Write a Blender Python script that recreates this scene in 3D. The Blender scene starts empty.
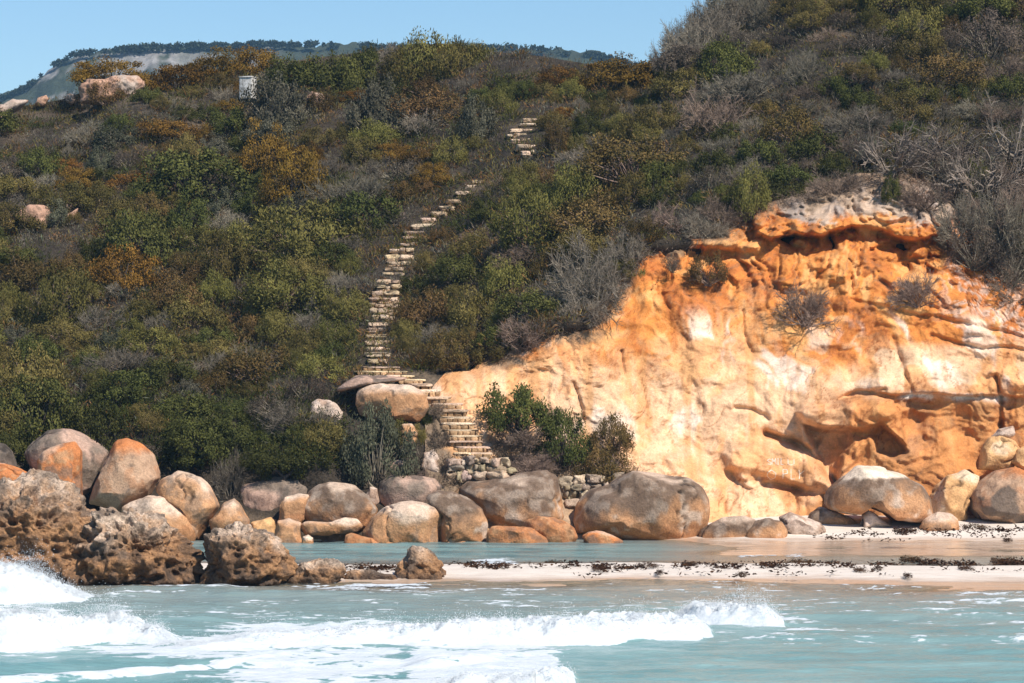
import bpy, math, random
import numpy as np
from mathutils import Vector

C = bpy.context.scene.collection
SC = bpy.context.scene
F, CX, HZ, CAMH = 3000.0, 512.0, 360.0, 6.0      # focal length in pixels, principal column, horizon row, eye height
R = math.radians

# ------------------------------------------------------------------ helpers
def at(px, py, Y):
    return np.array([(px - CX) / F * Y, Y, CAMH - (py - HZ) / F * Y])

def unp(px, py, Y):
    return np.stack([(px - CX) / F * Y, Y + 0 * px, CAMH - (py - HZ) / F * Y], -1)

def sstep(a, b, x):
    t = np.clip((x - a) / (b - a), 0, 1)
    return t * t * (3 - 2 * t)

def _hash(i, j, k, s):
    h = (i * 374761393 + j * 668265263 + k * 2147483647 + s * 144665) & 0xffffffff
    h = ((h ^ (h >> 13)) * 1274126177) & 0xffffffff
    h = ((h ^ (h >> 16)) * 2246822519) & 0xffffffff
    h = h ^ (h >> 15)
    return (h & 0xffffff) / float(0xffffff) * 2 - 1

def vnoise(P, seed=0):
    P = np.asarray(P, float)
    I = np.floor(P).astype(np.int64)
    f = P - I
    f = f * f * f * (f * (f * 6 - 15) + 10)
    x, y, z = f[..., 0], f[..., 1], f[..., 2]
    i, j, k = I[..., 0], I[..., 1], I[..., 2]
    r = 0
    for a in (0, 1):
        wx = x if a else 1 - x
        for b in (0, 1):
            wy = y if b else 1 - y
            for c in (0, 1):
                wz = z if c else 1 - z
                r = r + wx * wy * wz * _hash(i + a, j + b, k + c, seed)
    return r

def fbm(P, octaves=4, seed=0, gain=.5, lac=2.03):
    P = np.asarray(P, float)
    r, a, n = 0, 1.0, 0
    for o in range(octaves):
        r = r + a * vnoise(P + 17.3 * o, seed + o * 7)
        n += a
        a *= gain
        P = P * lac
    return r / n * 1.6

def worley(P, seed=0):
    P = np.asarray(P, float)
    I = np.floor(P).astype(np.int64)
    best = np.full(P.shape[:-1], 9.0)
    for a in (-1, 0, 1):
        for b in (-1, 0, 1):
            for c in (-1, 0, 1):
                J = I + np.array([a, b, c])
                off = np.stack([_hash(J[..., 0], J[..., 1], J[..., 2], seed + q) * .5 + .5 for q in (1, 2, 3)], -1)
                d = np.linalg.norm(J + off - P, axis=-1)
                best = np.minimum(best, d)
    return best

def mesh_np(name, V, Fc, mat=None, col=None, parent=None, smooth=True, loc=None):
    V = np.asarray(V, np.float32); Fc = np.asarray(Fc, np.int32)
    m = bpy.data.meshes.new(name)
    n, k = Fc.shape
    m.vertices.add(len(V)); m.vertices.foreach_set('co', V.ravel())
    m.loops.add(n * k); m.loops.foreach_set('vertex_index', Fc.ravel())
    m.polygons.add(n)
    m.polygons.foreach_set('loop_start', np.arange(0, n * k, k, dtype=np.int32))
    m.polygons.foreach_set('loop_total', np.full(n, k, np.int32))
    if smooth:
        m.polygons.foreach_set('use_smooth', np.ones(n, bool))
    m.update(calc_edges=True)
    if col is not None:
        c = np.ones((len(V), 4), np.float32); c[:, :col.shape[1]] = col
        a = m.color_attributes.new('Col', 'FLOAT_COLOR', 'POINT')
        a.data.foreach_set('color', c.ravel())
    if mat: m.materials.append(mat)
    o = bpy.data.objects.new(name, m)
    C.objects.link(o)
    if parent: o.parent = parent
    if loc is not None: o.location = loc
    return o

def grid_faces(nr, nc):
    r, c = np.meshgrid(np.arange(nr - 1), np.arange(nc - 1), indexing='ij')
    a = (r * nc + c).ravel()
    return np.stack([a, a + 1, a + nc + 1, a + nc], -1)

def tag(o, label=None, cat=None, group=None, kind=None):
    if label: o['label'] = label
    if cat: o['category'] = cat
    if group: o['group'] = group
    if kind: o['kind'] = kind
    return o

def empty(name, loc):
    o = bpy.data.objects.new(name, None); o.location = [float(v) for v in loc]
    o.empty_display_size = .2
    C.objects.link(o)
    return o

# ------------------------------------------------------------------ materials
def new_mat(name):
    m = bpy.data.materials.new(name); m.use_nodes = True
    nt = m.node_tree
    b = nt.nodes['Principled BSDF']
    b.inputs['Specular IOR Level'].default_value = .25
    return m, nt, b

def N(nt, kind, **kw):
    n = nt.nodes.new(kind)
    for k, v in kw.items():
        if k in n.inputs: n.inputs[k].default_value = v
        else: setattr(n, k, v)
    return n

def mixc(nt, blend, fac, a, b):
    n = nt.nodes.new('ShaderNodeMix'); n.data_type = 'RGBA'; n.blend_type = blend
    for i, v in ((0, fac), (6, a), (7, b)):
        if hasattr(v, 'is_linked') or hasattr(v, 'links'): nt.links.new(v, n.inputs[i])
        elif i == 0: n.inputs[0].default_value = v
        else: n.inputs[i].default_value = (*v, 1)
    return n.outputs[2]

def ramp(nt, src, stops):
    r = nt.nodes.new('ShaderNodeValToRGB')
    e = r.color_ramp.elements
    while len(e) < len(stops): e.new(.5)
    for x, (p, c) in zip(e, stops):
        x.position = p; x.color = (*c, 1) if len(c) == 3 else c
    nt.links.new(src, r.inputs[0])
    return r.outputs[0]

def math_n(nt, op, a, b=None, c=None):
    n = nt.nodes.new('ShaderNodeMath'); n.operation = op
    for i, v in enumerate((a, b, c)):
        if v is None: continue
        if isinstance(v, (int, float)): n.inputs[i].default_value = v
        else: nt.links.new(v, n.inputs[i])
    return n.outputs[0]

def pos_noise(nt, scale, detail=4, rough=.55, stretch=None):
    g = N(nt, 'ShaderNodeNewGeometry')
    p = g.outputs['Position']
    if stretch:
        mp = N(nt, 'ShaderNodeMapping'); mp.inputs['Scale'].default_value = stretch
        nt.links.new(p, mp.inputs[0]); p = mp.outputs[0]
    n = N(nt, 'ShaderNodeTexNoise', Scale=scale, Detail=detail, Roughness=rough)
    nt.links.new(p, n.inputs['Vector'])
    return n.outputs['Fac']

def rock_mat(name, grain=25, bump=.03, lo=.55, hi=1.4, rough=.9, big=3.0):
    m, nt, b = new_mat(name)
    at_ = N(nt, 'ShaderNodeAttribute', attribute_name='Col').outputs['Color']
    n1 = pos_noise(nt, grain, 5, .65)
    n2 = pos_noise(nt, big, 6, .6)
    g1 = ramp(nt, n1, [(.3, (lo,) * 3), (.7, (hi,) * 3)])
    g2 = ramp(nt, n2, [(.3, (.74, .72, .7)), (.7, (1.2, 1.2, 1.2))])
    c = mixc(nt, 'MULTIPLY', 1.0, mixc(nt, 'MULTIPLY', 1.0, at_, g1), g2)
    nt.links.new(c, b.inputs['Base Color'])
    b.inputs['Roughness'].default_value = rough
    bp = N(nt, 'ShaderNodeBump', Strength=.9, Distance=bump)
    h = math_n(nt, 'ADD', n1, math_n(nt, 'MULTIPLY', n2, 1.5))
    nt.links.new(h, bp.inputs['Height']); nt.links.new(bp.outputs[0], b.inputs['Normal'])
    return m

M_GRANITE = rock_mat('granite', 15, .035, lo=.72, hi=1.24)
M_LIME = rock_mat('limestone', 14, .09, .5, 1.45)
M_CLIFF = rock_mat('sandstone', 14, .035, .80, 1.16, big=1.7)
M_STONE = rock_mat('stair_stone', 18, .03)
M_SOIL = rock_mat('hillside_soil', 9, .08)
M_FAR = rock_mat('far_rock', .25, 1.2, .6, 1.35, big=.05)

def leaf_mat(name, ca, cb, trans=.06, var=.35, hue=.03):
    """ca..cb: leaf colours chosen per leaf by attribute G; R scales how dark the single leaf is."""
    m, nt, b = new_mat(name)
    at_ = N(nt, 'ShaderNodeAttribute', attribute_name='Col').outputs['Color']
    sp = N(nt, 'ShaderNodeSeparateColor'); nt.links.new(at_, sp.inputs[0])
    oi = N(nt, 'ShaderNodeObjectInfo')
    c = mixc(nt, 'MIX', sp.outputs[1], ca, cb)
    k = math_n(nt, 'MULTIPLY_ADD', oi.outputs['Random'], var * 2, 1 - var)
    k2 = math_n(nt, 'MULTIPLY', k, math_n(nt, 'MULTIPLY_ADD', sp.outputs[0], .9, .5))
    hs = N(nt, 'ShaderNodeHueSaturation', Saturation=1.0)
    r2 = math_n(nt, 'FRACT', math_n(nt, 'MULTIPLY', oi.outputs['Random'], 7.31))
    nt.links.new(math_n(nt, 'MULTIPLY_ADD', r2, hue * 2, .5 - hue), hs.inputs['Hue'])
    nt.links.new(k2, hs.inputs['Value']); nt.links.new(c, hs.inputs['Color'])
    nt.links.new(hs.outputs[0], b.inputs['Base Color'])
    b.inputs['Roughness'].default_value = .6
    b.inputs['Specular IOR Level'].default_value = .06
    if trans:
        t = N(nt, 'ShaderNodeBsdfTranslucent'); nt.links.new(hs.outputs[0], t.inputs[0])
        mx = N(nt, 'ShaderNodeMixShader'); mx.inputs[0].default_value = trans
        nt.links.new(b.outputs[0], mx.inputs[1]); nt.links.new(t.outputs[0], mx.inputs[2])
        nt.links.new(mx.outputs[0], nt.nodes['Material Output'].inputs[0])
    return m

LEAF = {
    'green':  leaf_mat('green_leaf', (.034, .039, .010), (.112, .112, .028), hue=.012),
    'olive':  leaf_mat('olive_leaf', (.062, .056, .015), (.220, .178, .050), hue=.02),
    'rust':   leaf_mat('rust_leaf', (.060, .033, .008), (.23, .125, .022), hue=.015),
    'bronze': leaf_mat('bronze_leaf', (.048, .043, .012), (.185, .115, .038), hue=.02),
    'silver': leaf_mat('silver_leaf', (.042, .042, .025), (.155, .143, .092)),
    'brown':  leaf_mat('brown_leaf', (.055, .042, .030), (.15, .115, .085), trans=.1, hue=.01),
    'weed':   leaf_mat('seaweed', (.035, .018, .010), (.10, .048, .018), trans=.0, hue=.01),
}
TWIG = {
    'grey':  leaf_mat('grey_twig', (.105, .088, .062), (.30, .255, .19), trans=0, var=.3, hue=.01),
    'brown': leaf_mat('brown_twig', (.10, .070, .050), (.28, .20, .15), trans=0, var=.3, hue=.01),
    'pale':  leaf_mat('bleached_wood', (.12, .098, .076), (.26, .21, .165), trans=0, var=.15, hue=.01),
    'dark':  leaf_mat('dark_stem', (.045, .036, .03), (.10, .08, .065), trans=0, var=.2, hue=.01),
}

def attr_leaf_mat(name, trans=.05):
    m, nt, b = new_mat(name)
    at_ = N(nt, 'ShaderNodeAttribute', attribute_name='Col').outputs['Color']
    nt.links.new(at_, b.inputs['Base Color']); b.inputs['Roughness'].default_value = .7; b.inputs['Specular IOR Level'].default_value = .04
    t = N(nt, 'ShaderNodeBsdfTranslucent'); nt.links.new(at_, t.inputs[0])
    mx = N(nt, 'ShaderNodeMixShader'); mx.inputs[0].default_value = trans
    nt.links.new(b.outputs[0], mx.inputs[1]); nt.links.new(t.outputs[0], mx.inputs[2])
    nt.links.new(mx.outputs[0], nt.nodes['Material Output'].inputs[0])
    return m
M_HEATH = attr_leaf_mat('heath_cover')

# ------------------------------------------------------------------ terrain: distance of the slope along each line of sight
KN = {
    -500: [(520, 100), (480, 102), (440, 104.5), (400, 107), (300, 117), (200, 129), (110, 143)],
    0:    [(520, 100), (480, 102), (440, 104.5), (400, 107), (300, 117), (200, 129), (110, 143)],
    200:  [(530, 100), (500, 101.4), (450, 103.6), (400, 106.5), (300, 116.5), (200, 128), (100, 140), (60, 148)],
    350:  [(530, 100), (500, 101), (460, 102), (420, 104), (380, 106.5), (300, 114), (200, 125), (100, 137), (50, 145)],
    450:  [(530, 100), (500, 101), (460, 102.2), (380, 105.8), (300, 113.5), (200, 124), (100, 135), (45, 142)],
    550:  [(540, 100.3), (500, 101.5), (470, 103.2), (440, 104.5), (400, 105.3), (320, 106.8), (260, 111.5), (150, 124), (60, 138)],
    640:  [(540, 101.5), (500, 103), (480, 104.2), (400, 105.6), (300, 107.4), (245, 109.2), (200, 114), (130, 124), (75, 134)],
    720:  [(540, 102.8), (480, 104.8), (400, 105.9), (300, 107.7), (240, 109.2), (200, 112.5), (120, 121.5), (60, 130), (0, 138)],
    850:  [(530, 104.3), (470, 105.2), (400, 106), (300, 107.6), (250, 109), (200, 112), (150, 116), (100, 122), (0, 133), (-50, 139)],
    1024: [(525, 104.5), (470, 105.4), (400, 106.2), (300, 107.8), (270, 109.5), (200, 115), (100, 124), (0, 133), (-60, 139)],
    1500: [(525, 104.5), (470, 105.4), (400, 106.2), (300, 107.8), (270, 109.5), (200, 115), (100, 124), (0, 133), (-60, 139)],
}
KC = sorted(KN)
def G(px, py):
    px, py = np.broadcast_arrays(np.asarray(px, float), np.asarray(py, float))
    num = np.zeros(px.shape); den = np.zeros(px.shape)
    pxc = np.clip(px, -30, 1060)
    for c in KC:
        cc = np.clip(c, -60, 1090)
        k = np.array(sorted(KN[c]))
        w = np.exp(-((pxc - cc) / 62.) ** 2) + 1e-9 / (1 + abs(pxc - cc))
        num += w * np.interp(py, k[:, 0], k[:, 1]); den += w
    return num / den

def crest(px):
    return np.interp(px, [-500, -60, 0, 60, 95, 180, 270, 330, 400, 440, 480, 540, 600, 645, 662, 680, 700, 730, 850, 1100, 1500],
                     [150, 122, 110, 100, 88, 82, 64, 56, 48, 43, 50, 56, 66, 74, 60, 38, 18, 2, -30, -70, -90])

CT = np.array([(425, 404), (434, 388), (446, 375), (470, 374), (500, 350), (560, 322), (600, 314), (630, 270), (650, 240), (700, 230), (760, 205), (800, 192),
               (860, 176), (930, 178), (965, 200), (985, 240), (1024, 282), (1100, 290), (1500, 300)], float)
def ctop(px): return np.interp(px, CT[:, 0], CT[:, 1])

def surf(px, py):
    """points on the hillside (with its lumps) seen at these pixels"""
    px, py = np.broadcast_arrays(np.asarray(px, float), np.asarray(py, float))
    Y = G(px, py)
    P = unp(px, py, Y)
    lump = fbm(P * .16, 3, 5) * 1.6 + fbm(P * .5, 3, 9) * .5
    damp = sstep(540, 430, py) * (1 - .85 * sstep(12, -25, ctop(px) - py) * (px > 420)) * (1 - .8 * sstep(350, 372, py) * sstep(320, 350, px))
    Y = Y + lump * damp
    behind = sstep(428, 445, px) * sstep(4, 30, py - ctop(px))
    return unp(px, py, Y + .9 * behind)

# hillside sheet
px = np.arange(-700, 1705, 4.5); rows = []
t = np.linspace(0, 1, 150)
cr = crest(px)
PY = 548 + (cr[None, :] - 548) * t[:, None]
PX = np.broadcast_to(px[None, :], PY.shape)
Ph = surf(PX, PY)
last = Ph[-1]
for dy, dz in ((4, .2), (12, -.4), (40, -4), (110, -14), (220, -24)):
    b = last.copy(); b[:, 1] += dy; b[:, 0] *= 1 + dy / 150.; b[:, 2] = np.maximum(last[:, 2] + dz, .5)
    rows.append(b)
V = np.concatenate([Ph.reshape(-1, 3)] + rows)
nr, nc = len(t) + len(rows), len(px)
n = fbm(V * .35, 4, 3)
soil = np.array([.045, .034, .023]); sand = np.array([.20, .145, .095])
col = soil + (sand - soil) * sstep(.25, .8, n)[:, None] * .6
hill = mesh_np('hillside', V, grid_faces(nr, nc), M_SOIL, col)
tag(hill, kind='structure')

# ------------------------------------------------------------------ cliff
def poly_sd(px, py, poly):
    """signed pixel distance, positive inside"""
    p = np.array(poly, float); q = np.roll(p, -1, 0)
    d = np.full(px.shape, 1e9); ins = np.zeros(px.shape, bool)
    for (x0, y0), (x1, y1) in zip(p, q):
        ex, ey = x1 - x0, y1 - y0
        tt = np.clip(((px - x0) * ex + (py - y0) * ey) / (ex * ex + ey * ey + 1e-9), 0, 1)
        d = np.minimum(d, np.hypot(px - x0 - tt * ex, py - y0 - tt * ey))
        cond = ((y0 > py) != (y1 > py))
        xi = ex * (py - y0) / (ey if abs(ey) > 1e-9 else 1e-9) + x0
        ins ^= cond & (px < xi)
    return np.where(ins, d, -d)

def line_d(px, py, pts):
    d = np.full(px.shape, 1e9)
    for (x0, y0), (x1, y1) in zip(pts[:-1], pts[1:]):
        ex, ey = x1 - x0, y1 - y0
        tt = np.clip(((px - x0) * ex + (py - y0) * ey) / (ex * ex + ey * ey + 1e-9), 0, 1)
        d = np.minimum(d, np.hypot(px - x0 - tt * ex, py - y0 - tt * ey))
    return d

def cliff_depth(px, py):
    Y = G(px, py)
    P = unp(px, py, Y)
    w = P + .5 * np.stack([fbm(P * .7, 3, 40), 0 * px, fbm(P * .7, 3, 41)], -1)
    D = np.zeros(px.shape)                       # positive = towards the sea
    D += fbm(w * np.array([.35, 0, .3]), 3, 11) * .5
    D += fbm(w * np.array([1.0, 0, 1.6]), 4, 12) * (.06 + .16 * np.clip(sstep(340, 290, py) + .6 * sstep(800, 870, px), 0, 1))
    rough = .35 + .65 * sstep(330, 250, py) + .25 * sstep(640, 560, px)
    D += fbm(w * np.array([3.2, 0, 3.8]), 5, 13, gain=.6) * .16 * rough
    up_ = np.clip(sstep(330, 270, py) + .35 * sstep(840, 880, px), .12, 1)
    D += (.5 - worley(w * np.array([1.5, 0, 1.9]), 47)) * .30 * up_ + (.5 - worley(w * np.array([4.2, 0, 4.6]), 48)) * .10 * up_
    # ridged gullies, mostly in the rough upper band
    D -= (1 - abs(fbm(w * np.array([1.5, 0, .5]), 3, 14))) ** 4 * .28 * sstep(340, 270, py)
    # thin bedding ledges
    zz = P[..., 2] + .35 * fbm(P * np.array([.25, 0, .3]), 3, 15) - .03 * P[..., 0]
    D += (abs(((zz * 1.35) % 1) - .5) - .25) * .13 * sstep(780, 860, px + 60 * fbm(P * .4, 2, 8))
    # rim rock with caves under it
    wob = 7 * fbm(P * np.array([.9, 0, .9]), 5, 21, gain=.6)
    rim = [(757, 198), (800, 190), (868, 180), (930, 185), (962, 205), (950, 232), (930, 238), (905, 240), (880, 232), (850, 226), (812, 234), (790, 232), (770, 240), (758, 235)]
    s = poly_sd(px + wob, py + wob * .6, rim)
    D += 1.25 * sstep(-1.5, 4, s) + .25 * sstep(0, 14, s) * fbm(w * 2.1, 3, 22)
    cave = [(772, 238), (790, 232), (812, 234), (850, 226), (880, 233), (905, 241), (932, 239), (955, 245), (948, 275), (900, 280), (896, 252), (868, 258), (845, 250), (815, 256), (790, 250)]
    s = poly_sd(px + wob * .5, py + wob * .4, cave)
    D -= .95 * sstep(-2, 6, s) * (.5 + .7 * sstep(-.3, .3, fbm(w * 1.3, 3, 25)))
    for (x, y, r, a) in ((782, 205, 5, .5), (772, 220, 6, .6), (765, 232, 6, .5), (785, 233, 9, .6), (918, 205, 8, .7), (868, 206, 6, .35), (738, 252, 8, .5), (725, 256, 9, .55),
                         (700, 256, 12, .5), (690, 280, 6, .3), (905, 265, 9, .4)):
        D -= a * np.exp(-(((px - x) / r) ** 2 + ((py - y) / (r * .8)) ** 2))
    D += .55 * np.exp(-(((px - 943) / 14) ** 2 + ((py - 213) / 16) ** 2))
    ledge = [(690, 236), (735, 240), (760, 246), (745, 254), (722, 250), (690, 246)]
    D += .5 * sstep(-2, 4, poly_sd(px, py + wob * .5, ledge))
    # big overhanging block and its hollow
    block = [(795, 412), (812, 402), (845, 398), (872, 395), (893, 400), (903, 424), (908, 446), (898, 440), (880, 424), (862, 431), (845, 428), (826, 427), (806, 424)]
    s = poly_sd(px + wob * .3, py + wob * .3, block)
    D += (.58 + .3 * fbm(w * .9, 3, 44)) * sstep(-1.5, 4, s) + .2 * sstep(0, 14, s)
    for hol, dp in (([(803, 424), (826, 427), (847, 428), (853, 440), (844, 458), (837, 493), (827, 472), (812, 450)], .78),
                    ([(866, 432), (881, 424), (898, 437), (910, 453), (893, 458), (876, 453)], .6), ([(846, 428), (868, 431), (868, 442), (850, 441)], .35)):
        s = poly_sd(px + wob * .3, py + wob * .3, hol)
        D -= dp * (1 + .4 * fbm(w * 1.1, 4, 38)) * sstep(-1.5, 6, s)
    pin = line_d(px, py, [(862, 438), (851, 450), (842, 470), (836, 492)])
    D += (.55 + .3 * fbm(w * 1.7, 3, 39)) * np.exp(-(pin / (12.5 + 4 * fbm(w * 1.2, 2, 43))) ** 2) * sstep(430, 441, py)
    # smooth panel with writing, arch on its lower left
    panel = [(718, 452), (728, 440), (750, 436), (772, 437), (800, 447), (818, 465), (833, 487), (806, 494), (775, 486), (752, 496), (734, 482), (722, 468)]
    s = poly_sd(px, py, panel)
    D += .42 * sstep(-1.0, 12, s)
    crack = line_d(px, py, [(766, 434), (784, 440), (800, 445), (810, 452), (822, 465), (838, 487)])
    D -= .65 * np.exp(-(crack / 3.6) ** 2)
    arch = [(724, 470), (735, 466), (760, 470), (782, 478), (806, 486), (832, 492), (826, 500), (800, 497), (776, 490), (762, 492), (752, 498), (738, 490), (728, 480)]
    s = poly_sd(px + wob * .3, py, arch)
    D -= .42 * sstep(-2, 8, s) * (.7 + .5 * fbm(w * 1.5, 3, 37))
    # ledge line and scooped hollows on the right
    lw = 396 + 3 * fbm(P * .9, 3, 33) + .03 * (px - 950)
    D += .40 * sstep(0, 3, lw - py) * sstep(lw - 40, lw - 10, py) * sstep(845, 880, px) * (1 - sstep(1010, 1060, px))
    for (x, y, rx, ry, a) in ((912, 425, 16, 14, .55), (935, 418, 22, 18, .45), (965, 430, 18, 24, .5), (998, 430, 16, 16, .4), (978, 462, 10, 24, .5), (908, 405, 26, 5, .35), (1015, 410, 18, 30, .3), (925, 445, 14, 8, .4)):
        D -= a * np.exp(-(((px - x + wob * .6) / rx) ** 2 + ((py - y + wob * .6) / ry) ** 2) ** 1.5)
    for pts, a, wd in (([(995, 375), (1002, 400), (1000, 440)], .35, 2.2), ([(850, 300), (905, 312), (960, 322), (1030, 340)], .22, 2.5), ([(930, 335), (970, 345), (1035, 352)], .2, 2.2),
                       ([(742, 310), (745, 340), (752, 352)], .15, 1.8), ([(620, 350), (622, 372)], .15, 1.6), ([(575, 385), (580, 400), (584, 420)], .2, 2), ([(822, 405), (855, 393), (885, 390)], .22, 2),
                       ([(735, 407), (752, 410), (768, 418)], .22, 2.4), ([(895, 340), (905, 370), (912, 392)], .18, 3)):
        D -= a * np.exp(-(line_d(px + wob * .4, py + wob * .4, pts) / wd) ** 2)
    # fluted drape of sand at the foot
    foot = sstep(440, 500, py) * sstep(640, 690, px) * (1 - sstep(735, 790, px))
    D += foot * (.35 + .12 * fbm(P * np.array([2.2, 0, .5]), 3, 35))
    D -= .10 * sstep(.2, .7, fbm(P * np.array([1.7, 0, .35]), 3, 36)) * sstep(350, 400, py)
    edge = sstep(-6, 10, py - ctop(px)) * sstep(425, 470, px) * sstep(545, 520, py)
    return Y - D * edge - .15

cpx = np.concatenate([np.arange(425, 1040, 1.3), np.arange(1040, 1520, 4.0)])
nrow = 300
tt_ = np.linspace(0, 1, nrow)
top_ = ctop(cpx) - 3
PY = top_[None] + (540 - top_[None]) * tt_[:, None]
PX = np.broadcast_to(cpx[None], PY.shape).copy()
Yc_ = cliff_depth(PX, PY)
P = unp(PX, PY, Yc_)
# mineral colours
wq = P + .7 * np.stack([fbm(P * .6, 3, 60), 0 * PX, fbm(P * .6, 3, 61)], -1)
n1 = fbm(wq * np.array([.45, 0, .45]), 4, 62); n2 = fbm(wq * np.array([1.4, 0, 1.1]), 4, 63); n3 = fbm(wq * np.array([4, 0, 3]), 5, 64, gain=.65)
st = fbm(P * np.array([2.6, 0, .22]), 4, 65)
def lerp(a, b, t): return a + (b - a) * t[..., None]
cream = np.array([.81, .555, .355]); white = np.array([.84, .74, .64]); orange = np.array([.62, .225, .050]); yellow = np.array([.76, .40, .15])
deep = np.array([.50, .165, .04]); brown = np.array([.33, .155, .07]); peach = np.array([.74, .385, .175]); grey = np.array([.46, .38, .32])
col = np.broadcast_to(cream, P.shape).copy()
col = lerp(col, peach, .35 + .65 * sstep(-.25, .4, n1 + .5 * st + .3 * n3))
yl = .6 * sstep(-.1, .5, n2 + .7 * sstep(370, 320, PY) - .45) * sstep(800, 640, PX)
col = lerp(col, yellow, np.clip(yl, 0, 1) * .85)
lim = 344 + 20 * sstep(830, 900, PX) + 12 * sstep(700, 640, PX)
to = sstep(38, -30, PY - lim + 45 * n1 + 22 * n3)
oc = lerp(np.broadcast_to(orange, P.shape), deep, sstep(0, .6, n2)); oc = lerp(oc, yellow, sstep(.1, .7, -n2 + .4 * n3) * .7)
col = lerp(col, oc, to)
ro = sstep(770, 850, PX + 40 * n1) * sstep(372, 402, PY + 10 * n2)
rc = lerp(np.broadcast_to(np.array([.55, .225, .068]), P.shape), brown, sstep(.15, .7, n2 + .3 * n3) * .7); rc = lerp(rc, peach, sstep(.15, .7, -n1 - .3 * n3) * .6)
col = lerp(col, rc, ro * .92)
# pale plates under the orange band on the right, white seam along the ledge
plate = sstep(.05, .15, vnoise(wq * np.array([1.0, 0, 1.3]) + 3.1, 70)) * sstep(340, 352, PY) * sstep(396, 388, PY) * sstep(820, 850, PX)
col = lerp(col, np.array([.80, .58, .38]), plate * .6)
seam = np.exp(-((PY - 397 - 2 * n3 - .03 * (PX - 950)) / 3.0) ** 2) * sstep(895, 910, PX) * sstep(1012, 1000, PX) * sstep(-.5, .1, n2)
col = lerp(col, np.array([.74, .70, .64]), seam * .9)
mot = sstep(930, 960, PX) * sstep(340, 320, PY - .2 * (PX - 950) + 10 * n2) * sstep(.0, .3, n3 + .25 * n2)
col = lerp(col, np.array([.72, .58, .48]), mot * .55)
# white mineral blooms, mostly on the left and in the middle
bl = sstep(.25, .6, fbm(wq * np.array([.8, 0, .55]), 4, 71) + .35 * np.exp(-(((PX - 520) / 45) ** 2 + ((PY - 365) / 30) ** 2)) + .25 * np.exp(-(((PX - 770) / 60) ** 2 + ((PY - 375) / 30) ** 2)) + .25 * np.exp(-(((PX - 745) / 30) ** 2 + ((PY - 452) / 18) ** 2))) * sstep(300, 330, PY) * (1 - ro)
col = lerp(col, white, bl * .6 * sstep(460, 420, PY + 15 * n2))
rd = sstep(.3, .65, fbm(wq * np.array([1.6, 0, 1.2]), 4, 73) + .4 * np.exp(-(((PX - 500) / 50) ** 2 + ((PY - 345) / 16) ** 2))) * sstep(620, 540, PX) * sstep(400, 360, PY)
col = lerp(col, np.array([.40, .17, .06]), rd * .8)
# grey capping stone on the rim, sandy shoulder, brown litter down by the stairs
rimc = poly_sd(PX + 8 * n2, PY + 8 * n3, [(770, 195), (800, 186), (868, 172), (935, 175), (965, 205), (950, 226), (915, 228), (880, 214), (850, 216), (815, 226), (785, 215)])
col = lerp(col, lerp(np.broadcast_to(np.array([.50, .37, .27]), P.shape), grey * .72, sstep(-.2, .3, n2 + .4 * n3)), sstep(-3, 5, rimc) * .95)
lip = sstep(26, 4, PY - ctop(PX) + 14 * n2 + 10 * n3) * sstep(470, 500, PX)
col = lerp(col, np.array([.24, .165, .105]), lip * .9)
sl = sstep(645, 560, PX + 25 * n2) * sstep(416, 464, PY + 15 * n3 + .25 * (PX - 480)) * sstep(482, 500, PX + 8 * n2)
col = lerp(col, np.array([.34, .235, .15]), sl * .9)
strk = sstep(.25, .75, st + .3 * n3) * sstep(300, 380, PY) * .45
col = lerp(col, np.array([.58, .30, .12]), strk)
col = lerp(col, np.array([.20, .145, .095]), sstep(446, 430, PX + 12 * n2 - .35 * np.maximum(PY - 400, 0)) * sstep(366, 384, PY + 6 * n3) * .95)
dk = sstep(.42, .7, n3 + .35 * n2) * .6 * sstep(380, 300, PY)
col = lerp(col, np.array([.24, .12, .06]), dk)
jl = np.minimum(abs(vnoise(wq * np.array([.45, 0, 1.25]) + 2.7, 81)) / .012, abs(vnoise(wq * np.array([1.1, 0, .38]) + 5.1, 82)) / .014)
jl = np.exp(-jl ** 2) * sstep(-.1, .35, vnoise(wq * .7, 83) + .2 * n3)
col = lerp(col, col * np.array([.50, .36, .27]), jl * .85)
P[..., 1] += .045 * jl
fl = sstep(.34, .6, fbm(P * np.array([5.5, 0, 5.5]), 4, 85, gain=.7)) * sstep(-.2, .4, n2 + .3 * sstep(380, 300, PY))
col = lerp(col, col * np.array([.55, .40, .30]), fl * .7)
cliff = mesh_np('cliff', P.reshape(-1, 3), grid_faces(nrow, len(cpx))[:, ::-1], M_CLIFF, np.clip(col, .02, .9).reshape(-1, 3))
tag(cliff, kind='structure')

def cliff_point(x, y, off=.02):
    x = np.array([float(x)]); y = np.array([float(y)])
    return unp(x, y, cliff_depth(x, y) - off)[0]

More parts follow.
